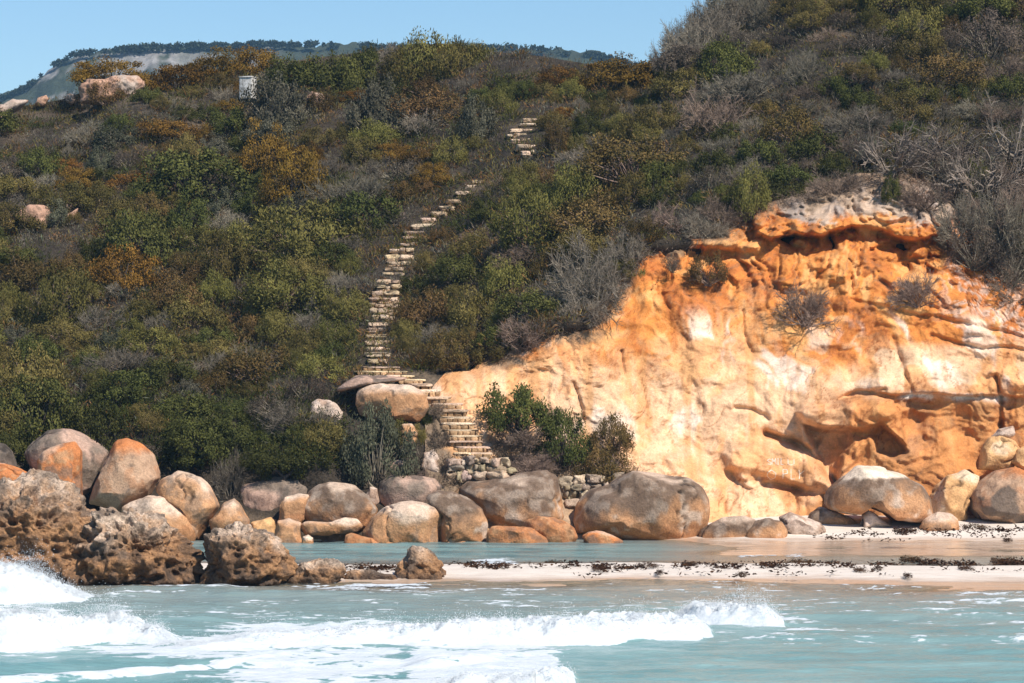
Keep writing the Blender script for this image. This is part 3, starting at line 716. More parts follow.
BOULDERS = [
 ('boulder', [(25,454),(37,438),(48,430.5),(70,429),(88,438),(105.5,448),(108,454),(100,471.5),(89,492),(80,500),(29,500)], 101.8, 'grey', 1, 'big grey streaked boulder standing behind the bright orange one', {}),
 ('boulder', [(36,460),(44,451),(58.6,446),(75,443),(80.5,451),(82,468.6),(82,498),(58,503),(35,500)], 100.2, 'orange', 2, 'bright orange cracked boulder in front of the big grey one', {'cracks': ([(52,458),(49,480)],[(72,460),(70,495)])}),
 ('boulder', [(116.5,440),(126,439.5),(140,447),(152,457),(160,478),(156,485),(145,500),(123,508),(88,500),(94,488),(102.5,468.6)], 100.4, 'mixed', 3, 'tall pointed brown boulder with an orange tip beside the big grey one', {}),
 ('boulder', [(-35,448),(-10,442),(4,443),(12,452),(16,466),(10,480),(-35,480)], 101.4, 'grey', 4, 'brownish grey boulder cut by the left edge of the photo', {}),
 ('boulder', [(-40,475),(-10,462),(5,464),(17,468),(28,474),(30,490),(-40,495)], 100.4, 'orange', 5, 'low rounded orange boulder at the left edge just above the reef', {}),
 ('boulder', [(152,489.5),(162,479),(178,472),(189,473),(200,478),(209,488),(219,505.6),(208,523),(198,538),(192,520),(180,506),(162,497.5)], 99.9, 'tan', 6, 'domed tan boulder cap split from the slab below by a curved crack', {'cracks': ([(187,474),(178,496)],), 'power': .8}),
 ('boulder', [(122,508),(131,502),(148,497),(163,498),(181,506),(193,516),(197,530),(193,541),(122,541)], 99.3, 'tan', 7, 'long smooth tan boulder under the domed cap with the crack', {}),
 ('boulder', [(209,520),(218,512),(224,503),(234,498),(241,505.6),(250,520),(249,530),(224,534),(212,532)], 99.6, 'tan', 8, 'small grey topped tan boulder just right of the domed cap', {}),
 ('boulder', [(250,522),(262,519),(270,517),(277,520),(277,538),(258,540),(249,532)], 100.0, 'sand', 9, 'small broken orange rock between the grey topped boulder and the dark orange group', {}),
 ('boulder', [(236,486),(262,480),(300,474),(325,477),(330,500),(318,520),(280,524),(245,520)], 101.7, 'grey', 10, 'wide grey rock lying in the shade under the dark tree', {}),
 ('boulder', [(278,520),(280,505),(285,497),(297,494),(310,495),(308,512),(298,522)], 100.0, 'tan', 11, 'small tan boulder leaning on the left of the black topped boulder', {}),
 ('boulder', [(296,508),(302,497),(309,491),(319,485),(329,482),(340,483),(351,484),(362.5,492),(377,508.6),(372,524),(345,528),(316,524),(300,516)], 100.3, 'dark', 12, 'black topped boulder with orange rim above the flat pale slab', {}),
 ('boulder', [(301,525),(307,521),(326,522),(346,517),(357,519),(363,526),(357,532),(339,535),(321.5,536),(304,535)], 98.9, 'tan', 13, 'flat pale slab lying at the foot of the black topped boulder', {'sink': 0}),
 ('boulder', [(271,542),(273,530),(277,520),(289,518),(301,523),(302,544),(285,547)], 98.9, 'tan', 14, 'blocky tan boulder at the water left of the flat pale slab', {}),
 ('boulder', [(302,546),(303,537),(308,535),(313,538),(314,546)], 98.3, 'tan', 15, 'tiny rounded orange stone at the water under the flat pale slab', {'sink': 3}),
 ('boulder', [(343,545),(345,535),(351,532),(362,536),(374,538),(388,545)], 98.3, 'red', 16, 'low orange brown rock at the water right of the flat pale slab', {'sink': 4}),
 ('boulder', [(362,546),(362,532),(371,517),(386,504),(400,500),(411,500),(424,502.5),(440,506),(445,512),(441,526),(440,547)], 99.0, 'tan', 17, 'large pale tan dome at the water left half of the cracked pair', {'cracks': ([(386,506),(388,545)],)}),
 ('boulder', [(441,508),(424,500),(428,494),(437,491),(452,492),(470,500),(482,509),(486.5,526),(484,546),(441,547),(440,526)], 99.3, 'dark', 18, 'grey topped tan dome at the water right half of the cracked pair', {'cracks': ([(442,528),(456,544)],[(470,545),(452,538)])}),
 ('boulder', [(377,492),(380,482),(392,476),(415,476.5),(436,478),(444,486),(440,496),(420,506),(400,506),(382,504)], 101.0, 'grey', 19, 'dark slabby boulder lying behind the cracked pair of domes', {}),
 ('boulder', [(456,490),(466,480),(488,479),(502,478),(520,472),(546,470.5),(557,477),(560,495),(562,517),(545,526),(500,532),(487,518),(474,504)], 101.2, 'dark', 20, 'wide grey and tan boulder below the foot of the stairs', {'cracks': ([(522,506),(545,500),(558,508)],)}),
 ('boulder', [(487,548),(487,534),(493,527),(517,526),(533,528),(546.5,537),(552,547)], 98.6, 'red', 21, 'smooth rust red boulder at the water right of the cracked domes', {'sink': 5}),
 ('boulder', [(523,528),(526,520),(538,516.5),(552,518),(564,521),(574,528),(577,537),(569,545),(553,547),(535,535)], 99.2, 'red', 22, 'reddish brown oval boulder between the rust red one and the huge black one', {'sink': 3}),
 ('boulder', [(579,536),(586,531.5),(596,530),(612,535),(624,541),(618,545),(584,545)], 98.7, 'orange', 23, 'low flat orange stone at the foot of the huge black boulder', {'sink': 3}),
 ('boulder', [(575,522),(578,505),(582,500),(591,491),(610,487),(622,478),(634,472),(657,474),(686.5,480),(697,488),(704,499),(706,513),(703,526),(690,540),(640,542),(624,536),(600,528),(580,532)], 100.9, 'dark', 24, 'huge black topped boulder with a pale salt band at the edge of the beach', {'sink': 4}),
 ('boulder', [(699,542),(700,531),(706,526),(722,518),(745,515),(757,519),(756,535),(740,543)], 100.2, 'dark', 25, 'flat dark edged slab right beside the huge black boulder', {'sink': 4}),
 ('boulder', [(744,541),(747,529),(755,521),(770,518),(783,521),(788,532),(785,541)], 99.8, 'dark', 26, 'rounded dark boulder between the flat slab and the pale one', {'sink': 4}),
 ('boulder', [(778,517),(790,512),(807,517),(822,523),(827,530),(822,537),(790,537),(783,528)], 100.6, 'pale', 27, 'pale oblong boulder with a white upper edge on the sand', {'sink': 3}),
 ('boulder', [(826,502),(829,493),(834,487),(850,476.6),(858.6,468),(882,467),(905.5,473),(923,484),(930,498.6),(932,516),(924.5,524),(896,524),(884,514),(866,505),(858.6,516),(839.5,512),(828,509)], 102.4, 'dark', 28, 'large black boulder with a white cap propped on smaller rocks before the cave', {'sink': 0, 'depth': 1.3}),
 ('boulder', [(858,528),(861,513),(866,508),(879,516),(893,526)], 102.0, 'pale', 29, 'small wedge of tan rock under the white capped black boulder', {'sink': 2, 'power': .8}),
 ('boulder', [(804,522),(808,513),(819,506),(828,509),(850,517),(860,526),(830,529)], 102.6, 'dark', 30, 'low dark rock in the shadow left under the white capped boulder', {'sink': 2}),
 ('boulder', [(919,530),(924,519),(938,512.5),(950,514),(958,519),(959,530),(940,535)], 101.4, 'tan', 31, 'small pale boulder on the sand in front of the upright block', {'sink': 3}),
 ('boulder', [(931,516),(933,500),(938,486),(947,475.6),(965,472.5),(979,478.6),(969,496),(967,521),(945,524)], 103.7, 'sand', 32, 'upright orange sandstone block leaning on the cliff foot', {'power': .6, 'amp': .06}),
 ('boulder', [(966,510),(969,496),(981,480),(996,470),(1012,467.6),(1028,471),(1046,485),(1052,505),(1042,520),(1000,521),(978,520)], 103.2, 'mixed', 33, 'big round striped boulder at the right edge on the beach', {'sink': 3}),
 ('boulder', [(979,468),(982,452),(990,439),(1001,435),(1014.6,441),(1017,453),(1010,468),(996,472)], 104.3, 'sand', 34, 'orange sandstone block stacked above the round striped boulder', {'power': .62, 'amp': .06, 'sink': 2}),
 ('boulder', [(990,438),(998,429),(1013,425.5),(1015,433),(1010,438.5)], 104.4, 'pale', 35, 'small pale stone perched on top of the stacked sandstone block', {'sink': 1}),
 ('boulder', [(1010,462),(1017,449),(1028,446),(1042,455),(1042,470),(1024,474)], 103.9, 'sand', 36, 'orange rock cut by the right edge above the striped boulder', {'sink': 1}),
 ('boulder', [(356,404),(358.7,389),(368,384),(381,381.5),(408,385),(424,394),(428,408),(420,421),(391,423),(360,415)], 104.0, 'tan', 37, 'smooth pinkish tan boulder tucked under the turn of the stairs', {'sink': 2}),
 ('rock_slab', [(335,390),(348,381),(356,376.5),(381,374.5),(409,377),(409,381),(380,382),(359,386.5),(342,392)], 104.7, 'grey', 38, 'thin grey ledge slab jutting left under the turn of the stairs', {'sink': 0, 'depth': .9}),
 ('boulder', [(307,412),(312,404),(320,400.5),(329,402),(343,413),(342,423),(328,427),(312,421)], 104.1, 'pale', 39, 'pale broken rock in the bushes left of the boulder under the stairs', {'amp': .09, 'sink': 2}),
 ('boulder', [(398,432),(402,424),(412,423),(420,430),(418,446),(402,446)], 103.0, 'tan', 40, 'tan rock wedged below the boulder under the stairs', {'sink': 2}),
 ('boulder', [(420,466),(424,452),(433,450),(440,458),(443,474),(424,476)], 102.1, 'pale', 41, 'small pale rock left of the stone wall at the stair foot', {'amp': .09, 'sink': 2}),
 ('boulder', [(381,468),(390,462),(400,460),(410,466),(408,474),(386,474)], 101.9, 'pale', 42, 'flat pale rock under the silvery bush behind the dark slabby boulder', {'amp': .08, 'sink': 2}),
 ('boulder', [(366,496),(370,488),(377,489),(379,500),(374,510),(367,505)], 101.0, 'pale', 43, 'small whitish stone between the black topped boulder and the dark slabby one', {'amp': .08, 'sink': 1}),
 ('boulder', [(80,97),(82,88),(90,80),(104,78.5),(116,75.5),(137,75.5),(143,84),(135,95),(100,99)], 141.5, 'hill', 44, 'pinkish granite outcrop near the skyline among grey bushes', {'amp': .05, 'pits': .10, 'power': .5}),
 ('boulder', [(-30,125),(-10,112),(5,103),(16,98.5),(30,99),(24,106),(10,114),(0,126)], 140.5, 'hill', 45, 'sloping pink rock at the left edge of the skyline', {'sink': 3, 'amp': .05, 'pits': .10}),
 ('boulder', [(34,104),(38,98),(46,94.5),(49,99),(44,105)], 141, 'hill', 46, 'small pale rock on the skyline between the two pink outcrops', {'sink': 2}),
 ('boulder', [(64,101),(68,94),(76,95),(79,101),(72,104)], 140.5, 'hill', 47, 'small pink rock just left of the granite outcrop', {'sink': 2}),
 ('boulder', [(17,222),(19,211),(29,205.5),(42,207),(51,213),(50,222),(36,228)], 125.4, 'hill', 48, 'orange rocks showing through the scrub on the far left slope', {'amp': .1, 'sink': 3}),
 ('boulder', [(60,222),(67,214),(78,208),(76,216),(66,224)], 125.4, 'hill', 49, 'narrow streak of pink rock right of the orange rocks on the left slope', {'sink': 1}),
 ('boulder', [(306,98),(312,92),(322,93),(326,100),(316,104)], 136.5, 'hill', 51, 'small brown rock among the scrub below the skyline bushes', {'sink': 2}),
]
ROCKBOX = []
for nm, ol, Yc, stl, sd, lab, kw in BOULDERS:
    big = (max(p[0] for p in ol) - min(p[0] for p in ol)) > 60
    if stl == 'hill':
        q = np.array(ol, float); Yc = surf(q[:, 0].mean(keepdims=True), q[:, 1].max(keepdims=True))[0][1] + .1
        ROCKBOX.append((q[:, 0].mean(), q[:, 1].max() + 12, np.ptp(q[:, 0]) + 26, 42))
    o = traced_rock(nm, ol, Yc, stl, sd, sub=6 if big else 5, **kw)
    tag(o, lab, 'rock' if nm == 'rock_slab' else 'boulder', 'granite boulders along the shore' if sd < 37 else 'rocks on the slope')

REEF = [
 ([(-60,482),(-25,486),(0,483),(31,480),(53,483),(72,494),(96,507),(108,530),(95,584),(-60,586)], 82.2, 61, 'large pale topped reef rock at the left edge behind the splash', 7, .27),
 ([(62,560),(64,540),(70,524),(94,509),(114,507),(131,508),(159,521),(184,536),(202,560),(208,587),(125,588),(62,586)], 81.4, 62, 'long jagged brown reef rock with dark hollows in the middle of the reef', 7, .30),
 ([(203,574),(212,552),(211,538),(220,530),(231,526),(250,530),(269,540),(288,559),(286,587),(214,588)], 81.2, 63, 'pointed brown reef rock standing right of the long jagged one', 7, .24),
 ([(284,577),(290,568),(304,563),(318,560),(338,562),(344,575),(322,588),(288,590)], 80.9, 64, 'low knobbly reef rock right of the pointed one', 6, .16),
 ([(338,576),(350,571),(368,570),(398,575),(397,584),(345,585)], 81.3, 65, 'flat strip of reef rock reaching towards the lone lump', 6, .10),
 ([(394,578),(396,565),(402,556),(413,547),(426,551),(438,562),(450,579),(448,584),(396,584)], 82.0, 66, 'lone lump of brown reef rock at the end of the sand bar', 6, .14),
]
for ol, Yc, sd, lab, sub, pit in REEF:
    if sd in (61, 62): ol = [(x_, y_ + 9 if y_ < 560 else y_) for x_, y_ in ol]
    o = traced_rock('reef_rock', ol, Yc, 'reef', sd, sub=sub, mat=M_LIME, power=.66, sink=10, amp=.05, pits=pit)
    tag(o, lab, 'reef rock', 'jagged reef rocks in the shallows')

# ------------------------------------------------------------------ stone blocks: walls and stairs
def block(ctr, half, seed, rot=0., p=.32, amp=.12):
    v, f = ICO[3]
    q = np.sign(v) * abs(v) ** p
    q = q / abs(q).max(0) * (1 + amp * fbm(v * 1.7 + seed * 3.1, 3, seed)[:, None])
    q = q * np.array(half)
    c, s = math.cos(rot), math.sin(rot)
    q = np.stack([q[:, 0] * c - q[:, 1] * s, q[:, 0] * s + q[:, 1] * c, q[:, 2]], -1)
    return q + np.array(ctr), f

def join(parts):
    Vs, Fs, Cs, n = [], [], [], 0
    for v, f, c in parts:
        Vs.append(v); Fs.append(f + n); Cs.append(np.broadcast_to(c, v.shape)); n += len(v)
    return np.concatenate(Vs), np.concatenate(Fs), np.concatenate(Cs)

rnd = random.Random(5)
def stone_wall(x0, x1, y0, y1, Y, label, size):
    parts = []; y = y1; k = 0
    while y > y0:
        hh = size * rnd.uniform(.55, .95); x = x0 - rnd.uniform(0, size)
        while x < x1:
            w = size * rnd.choice((.55, .8, 1.1, 1.6)) * rnd.uniform(.85, 1.15)
            c = at(x + w / 2, y - hh / 2 + rnd.uniform(-.3, .3) * hh, Y + rnd.uniform(-.1, .12) + (y1 - y) / F * Y * .15)
            g_ = rnd.uniform(.55, 1.3); cc = np.array([.42, .32, .235]) * g_ * np.array([1, rnd.uniform(.92, 1.05), rnd.uniform(.85, 1.08)])
            v, f = block(c, (w / 2 / F * Y * 1.02, .28, hh / 2 / F * Y * rnd.uniform(.85, 1.5)), k + int(x0), rnd.uniform(-.5, .5), rnd.uniform(.45, .75), .42)
            parts.append((v, f, cc)); x += w; k += 1
        y -= hh
    v, f, c = join(parts)
    b0 = at((x0 + x1) / 2, y1, Y)
    o = mesh_np('stone_wall', v - b0, f, M_STONE, c, loc=b0)
    return tag(o, label, 'stone wall', 'dry stone walls by the stairs')
stone_wall(561, 596, 480, 522, 101.9, 'dry stone wall of grey rubble between two big boulders', 10)
stone_wall(590, 628, 477, 490, 102.1, 'low row of grey stones left of the huge black boulder top', 9)
stone_wall(452, 506, 459, 481, 101.6, 'short dry stone wall right under the bottom stair', 11)

STEPS_LOW = [(452,455,491),(446,453,486),(440.5,449,482),(435,446,481),(429,444,478),(422.5,441,474),(416,439,471),(409.5,437,466),(403,432,462),(396.5,427,452),(389.5,420,441),(384,409,431),(379.5,398,423),(375,360,413),(371,357,407),(366.5,363,400)]
STEPS_UP = [(360,367,388),(353.5,367,388),(347,367,390),(340.5,366,391),(334,366,386),(328,367,386),(322,371,387),(316,373,395),(309.5,371,398),(304,370,400),(297.5,370,400),(291.5,372,401),(285.5,376,401),(279,377,400),(273,381,404),(267.5,384,404),(261.5,387,410),(255,386,412),(248.5,391,414),(242.6,398,417),(237,404,420),(230.5,405,424),(224,412,432),(217.6,421,435),(211,433,448),(206,440,455),(199.5,447,462),(192,456,470),(185,466,476),(180.5,472,484)]
STEPS_TOP = [(151,522,546),(144.5,516,541),(139,510,534),(133.5,506,534),(128.5,509,533),(123,520,538),(118.5,522,541)]
def make_stairs(steps, label, light, name='stone_stairway'):
    b0 = surf(np.array([(steps[0][1] + steps[0][2]) / 2.]), np.array([steps[0][0] + 6.]))[0]
    t = empty(name, b0); tag(t, label, 'stairs')
    for i, (py, x0, x1) in enumerate(steps):
        nxt = steps[i - 1][0] if i else py + (steps[0][0] - steps[1][0])
        rise = abs(nxt - py)
        mid = np.array([(x0 + x1) / 2.])
        Ys = surf(mid, np.array([py + 0.]))[0][1]
        if mid[0] > 424 and py > 370: Ys = float(G(mid, np.array([py + 0.]))[0])
        Ys = Ys - .45
        s = Ys / F
        parts = []
        # tread of one to three slabs, uneven
        k_ = max(1, int((x1 - x0) / (rnd.uniform(6, 13) if light < 1.05 else rnd.uniform(13, 30))))
        cuts = [x0 + rnd.uniform(-1.5, 1)] + [x0 + (x1 - x0) * (q + rnd.uniform(-.25, .25)) / k_ for q in range(1, k_)] + [x1 + rnd.uniform(-1, 2)]
        slabh = rise * (.46 if light > 1.05 else .64)
        for a, b_ in zip(cuts[:-1], cuts[1:]):
            c = at((a + b_) / 2, py + slabh / 2 + rnd.uniform(-.9, .9) * (1 if light < 1.05 else .35), Ys + .28 + rnd.uniform(-.08, .08))
            g_ = rnd.uniform(.62, 1.15) * light * np.array([1, rnd.uniform(.93, 1.03), rnd.uniform(.85, 1.05)])
            v, f = block(c, ((b_ - a) / 2 * s * 1.02, .34 + rnd.uniform(-.04, .04), slabh / 2 * s * rnd.uniform(.8, 1.25)), int(py * 3 + a), rnd.uniform(-.09, .09), .36, .2)
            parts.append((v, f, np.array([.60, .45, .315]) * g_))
        # riser stones set back under the tread
        x = x0 + .5
        while x < x1 - 1:
            w = min(rnd.uniform(4, 9), x1 - x)
            c = at(x + w / 2, py + slabh + (rise - slabh) * .55, Ys + (.13 if light > 1.05 else .21))
            v, f = block(c, (w / 2 * s, .22, (rise - slabh) * .8 * s), int(x * 7 + py), rnd.uniform(-.1, .1), .4, .15)
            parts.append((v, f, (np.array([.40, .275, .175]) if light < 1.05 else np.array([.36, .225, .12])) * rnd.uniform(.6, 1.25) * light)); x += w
        v, f, c = join(parts)
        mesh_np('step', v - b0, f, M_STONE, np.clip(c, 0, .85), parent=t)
    return t
make_stairs(STEPS_LOW, 'wide lower flight of pale stone steps turning above the beach wall', 1.18)
make_stairs(STEPS_UP, 'long narrow flight of stone steps climbing the middle of the slope', 1.0)
make_stairs(STEPS_TOP, 'short top flight of stone steps half hidden by shrubs below the ridge', 1.0)

# white marker block near the skyline
b0 = surf(np.array([248.]), np.array([99.]))[0]; Ym = b0[1] - .6; b0 = at(248, 99, Ym); s = Ym / F
mk = empty('white_pillar', b0); tag(mk, 'weathered white painted pillar among grey bushes near the skyline', 'pillar')
m_wh, ntw, bw = new_mat('weathered_white_paint')
nn = pos_noise(ntw, 6, 5, .7); ntw.links.new(ramp(ntw, nn, [(.36, (.24, .22, .19)), (.60, (.70, .67, .63))]), bw.inputs['Base Color'])
v, f = block((0, 0, 10.5 * s), (7.0 * s, .30, 11 * s), 3, -.35, .12, .02); mesh_np('shaft', v, f, m_wh, parent=mk)
v, f = block((0, 0, 21.5 * s), (7.4 * s, .33, .8 * s), 4, -.35, .12, .02); mesh_np('cap', v, f, m_wh, parent=mk)

# ------------------------------------------------------------------ plants
def unit(v): return v / (np.linalg.norm(v, axis=-1, keepdims=True) + 1e-9)

def leaves(c, d, L, W, g, face=None):
    """diamond leaves at c along d, turned roughly towards face"""
    n = len(c)
    s = unit(np.cross(g.normal(size=(n, 3)) if face is None else face + g.normal(size=(n, 3)) * .42, d)) * W[:, None]
    V = np.stack([c, c + d * (L * .5)[:, None] + s, c + d * L[:, None], c + d * (L * .5)[:, None] - s], 1)
    F_ = np.arange(4 * n).reshape(n, 4)
    return V.reshape(-1, 3), F_

def tubes(p0, p1, r0, r1, k=3):
    n = len(p0); d = unit(p1 - p0)
    a = unit(np.cross(d, np.where(abs(d[:, 2:]) < .9, [[0, 0, 1.]], [[1., 0, 0]]))); b_ = np.cross(d, a)
    th = np.arange(k) / k * 2 * math.pi
    ring = a[:, None] * np.cos(th)[None, :, None] + b_[:, None] * np.sin(th)[None, :, None]
    V = np.concatenate([p0[:, None] + ring * r0[:, None, None], p1[:, None] + ring * r1[:, None, None]], 1)
    base = np.arange(n)[:, None] * 2 * k
    Fq = np.concatenate([np.stack([base[:, 0] + i, base[:, 0] + (i + 1) % k, base[:, 0] + k + (i + 1) % k, base[:, 0] + k + i], -1) for i in range(k)])
    return V.reshape(-1, 3), Fq

def leafy(seed, n=3200, nc_=34, leaf=(.11, .026), spread=.2, up=.5, flat=0., squash=.85, lean=0.):
    g = np.random.default_rng(seed)
    d = unit(g.normal(size=(nc_, 3)) * np.array([1, 1, .8])); d[:, 2] = abs(d[:, 2]) * 1.0 - .12
    lob = 1 + .28 * vnoise(d * 2.2 + seed, seed)
    cc = d * (g.uniform(.45, 1.0, (nc_, 1)) ** .6) * lob[:, None] * np.array([1, 1, squash]) + np.array([0, 0, .12])
    cc[:, 0] += lean * cc[:, 2]
    which = g.integers(0, nc_, n)
    csz = g.uniform(.65, 1.35, nc_)[which]
    off = unit(g.normal(size=(n, 3))) * (g.random((n, 1)) ** .5) * spread * csz[:, None]
    off[:, 2] *= (1 - .65 * flat)
    c = cc[which] + off
    dr = unit(unit(off) * .7 + g.normal(size=(n, 3)) * .55 + np.array([0, 0, up]))
    L = leaf[0] * g.uniform(.6, 1.3, n); W = leaf[1] * g.uniform(.7, 1.3, n)
    out_ = unit(unit(off) + .7 * unit(cc)[which] + np.array([0, 0, .15]))
    dr = unit(dr - out_ * (dr * out_).sum(1, keepdims=True) * .55)
    V, F_ = leaves(c, dr, L, W, g, out_)
    tone = g.uniform(.25, .9, nc_)[which] * .6 + g.uniform(0, .4, n); hue = np.clip(g.uniform(0, .8, nc_)[which] * .7 + g.uniform(0, .4, n), 0, 1)
    col = np.repeat(np.stack([tone, hue, 0 * hue], -1), 4, 0)
    # stems from the base to the clumps
    st0 = np.zeros((nc_, 3)) + g.normal(size=(nc_, 3)) * np.array([.08, .08, 0]); midp = cc * .5 + np.array([0, 0, -.05]) + g.normal(size=(nc_, 3)) * .06
    V2, F2 = tubes(np.concatenate([st0 - [0, 0, .15], midp]), np.concatenate([midp, cc]), np.concatenate([np.full(nc_, .022), np.full(nc_, .014)]), np.concatenate([np.full(nc_, .014), np.full(nc_, .006)]))
    tn = np.repeat(g.uniform(.2, .8, 2 * nc_), 6)
    return (V, F_, col), (V2, F2, np.stack([tn, tn, 0 * tn], -1))

def twiggy(seed, n0=20, lv=((5, .42, .5), (5, .24, .6), (5, .14, .75)), r0=.017, cone=1.0, squash=.9, lean=0., L0=.62):
    g = np.random.default_rng(seed)
    d = unit(np.stack([g.normal(size=n0) * cone, g.normal(size=n0) * cone, g.uniform(.35, 1.1, n0)], -1)); d[:, 0] += lean; d = unit(d)
    p0 = g.normal(size=(n0, 3)) * np.array([.12, .12, 0]) - np.array([0, 0, .12])
    L = L0 * g.uniform(.7, 1.25, n0)
    p1 = p0 + d * L[:, None] * np.array([1, 1, squash])
    segs = [(p0, p1, np.full(n0, r0), np.full(n0, r0 * .65))]
    rr = r0 * .6
    for m_, ln, jit in lv:
        k = len(p0) * m_
        i = np.repeat(np.arange(len(p0)), m_)
        tq = g.uniform(.35, 1.0, (k, 1))
        q0 = p0[i] + (p1[i] - p0[i]) * tq
        dd = unit(unit(p1[i] - p0[i]) + g.normal(size=(k, 3)) * jit + np.array([lean * .3, 0, .18]))
        q1 = q0 + dd * (ln * g.uniform(.6, 1.3, (k, 1))) * np.array([1, 1, squash])
        segs.append((q0, q1, np.full(k, rr), np.full(k, rr * .55)))
        p0, p1 = q0, q1; rr *= .62
    A = [np.concatenate([s_[j] for s_ in segs]) for j in range(4)]
    V, F_ = tubes(*A)
    tn = np.repeat(g.uniform(.1, 1, len(A[0])) * .7 + .15, 6); hu = np.repeat(g.uniform(0, 1, len(A[0])), 6)
    return V, F_, np.stack([tn, hu, 0 * tn], -1)

def data_mesh(name, V, F_, col, mat):
    o = mesh_np(name, V, F_, mat, col, smooth=False)
    me = o.data; bpy.data.objects.remove(o); return me

KIND = {}   # kind -> list of (foliage mesh or None, branch mesh)
def kind(name, k, leafkw, leafmat, twigmat, fol='foliage'):
    KIND[name] = []
    for i in range(k):
        a, b_ = leafy(hash_(name) + i, **leafkw)
        KIND[name].append((data_mesh(fol, *a, LEAF[leafmat]), data_mesh('branches', *b_, TWIG[twigmat])))
def hash_(s): return sum(ord(c) * (i + 3) for i, c in enumerate(s)) % 9999
kind('green', 5, dict(n=7000, nc_=52, leaf=(.066, .019), spread=.20, up=.45), 'green', 'dark')
kind('olive', 5, dict(n=7500, nc_=56, leaf=(.075, .013), spread=.21, up=.65, squash=.75), 'olive', 'brown')
kind('rust', 5, dict(n=7500, nc_=40, leaf=(.055, .016), spread=.25, up=.2, flat=.8, squash=.8), 'rust', 'dark')
kind('bronze', 5, dict(n=6500, nc_=56, leaf=(.062, .016), spread=.19, up=.4, squash=.78), 'bronze', 'brown')
kind('silver', 4, dict(n=8500, nc_=70, leaf=(.065, .018), spread=.17, up=.4, squash=.9), 'silver', 'grey')
kind('brown', 4, dict(n=5200, nc_=52, leaf=(.06, .011), spread=.2, up=.3, squash=.8), 'brown', 'grey')
KIND['bare'] = [(None, data_mesh('bare_twigs', *twiggy(900 + i, lean=.12), TWIG['grey'])) for i in range(6)]
KIND['barebrown'] = [(None, data_mesh('bare_twigs', *twiggy(930 + i, n0=20, lean=.12, squash=.7), TWIG['brown'])) for i in range(5)]
KIND['dead'] = [(None, data_mesh('bare_branches', *twiggy(960 + i, n0=9, lv=((4, .5, .5), (4, .3, .7), (2, .2, .8)), r0=.027, cone=1.5, squash=.55, L0=.8), TWIG['pale'])) for i in range(4)]
KNAME = {'green': 'green_shrub', 'olive': 'heath_shrub', 'rust': 'rusty_shrub', 'bronze': 'bronze_shrub', 'silver': 'silver_shrub', 'brown': 'withered_shrub', 'bare': 'bare_shrub', 'barebrown': 'bare_shrub', 'dead': 'dead_branches'}

def put_shrub(kd, P, rx, rz, label, cat, group=None, ry=None, rot=None, tilt=0.):
    fo_, br = KIND[kd][rnd.randrange(len(KIND[kd]))]
    rot = rnd.uniform(0, 6.28) if rot is None else rot
    sc = (rx, ry or rx * rnd.uniform(.85, 1.1), rz)
    if fo_ is None:
        o = bpy.data.objects.new(KNAME[kd], br); C.objects.link(o)
    else:
        o = empty(KNAME[kd], (0, 0, 0))
        for nm, me in (('foliage', fo_), ('branches', br)):
            c = bpy.data.objects.new(nm, me); C.objects.link(c); c.parent = o
    o.location = [float(v) for v in P]
    o.scale = sc
    o.rotation_euler = (0, tilt, rot) if not tilt else (0, tilt, 0)
    return tag(o, label, cat, group)

def slope_point(px_, py_):
    return surf(np.array([float(px_)]), np.array([float(py_)]))[0]

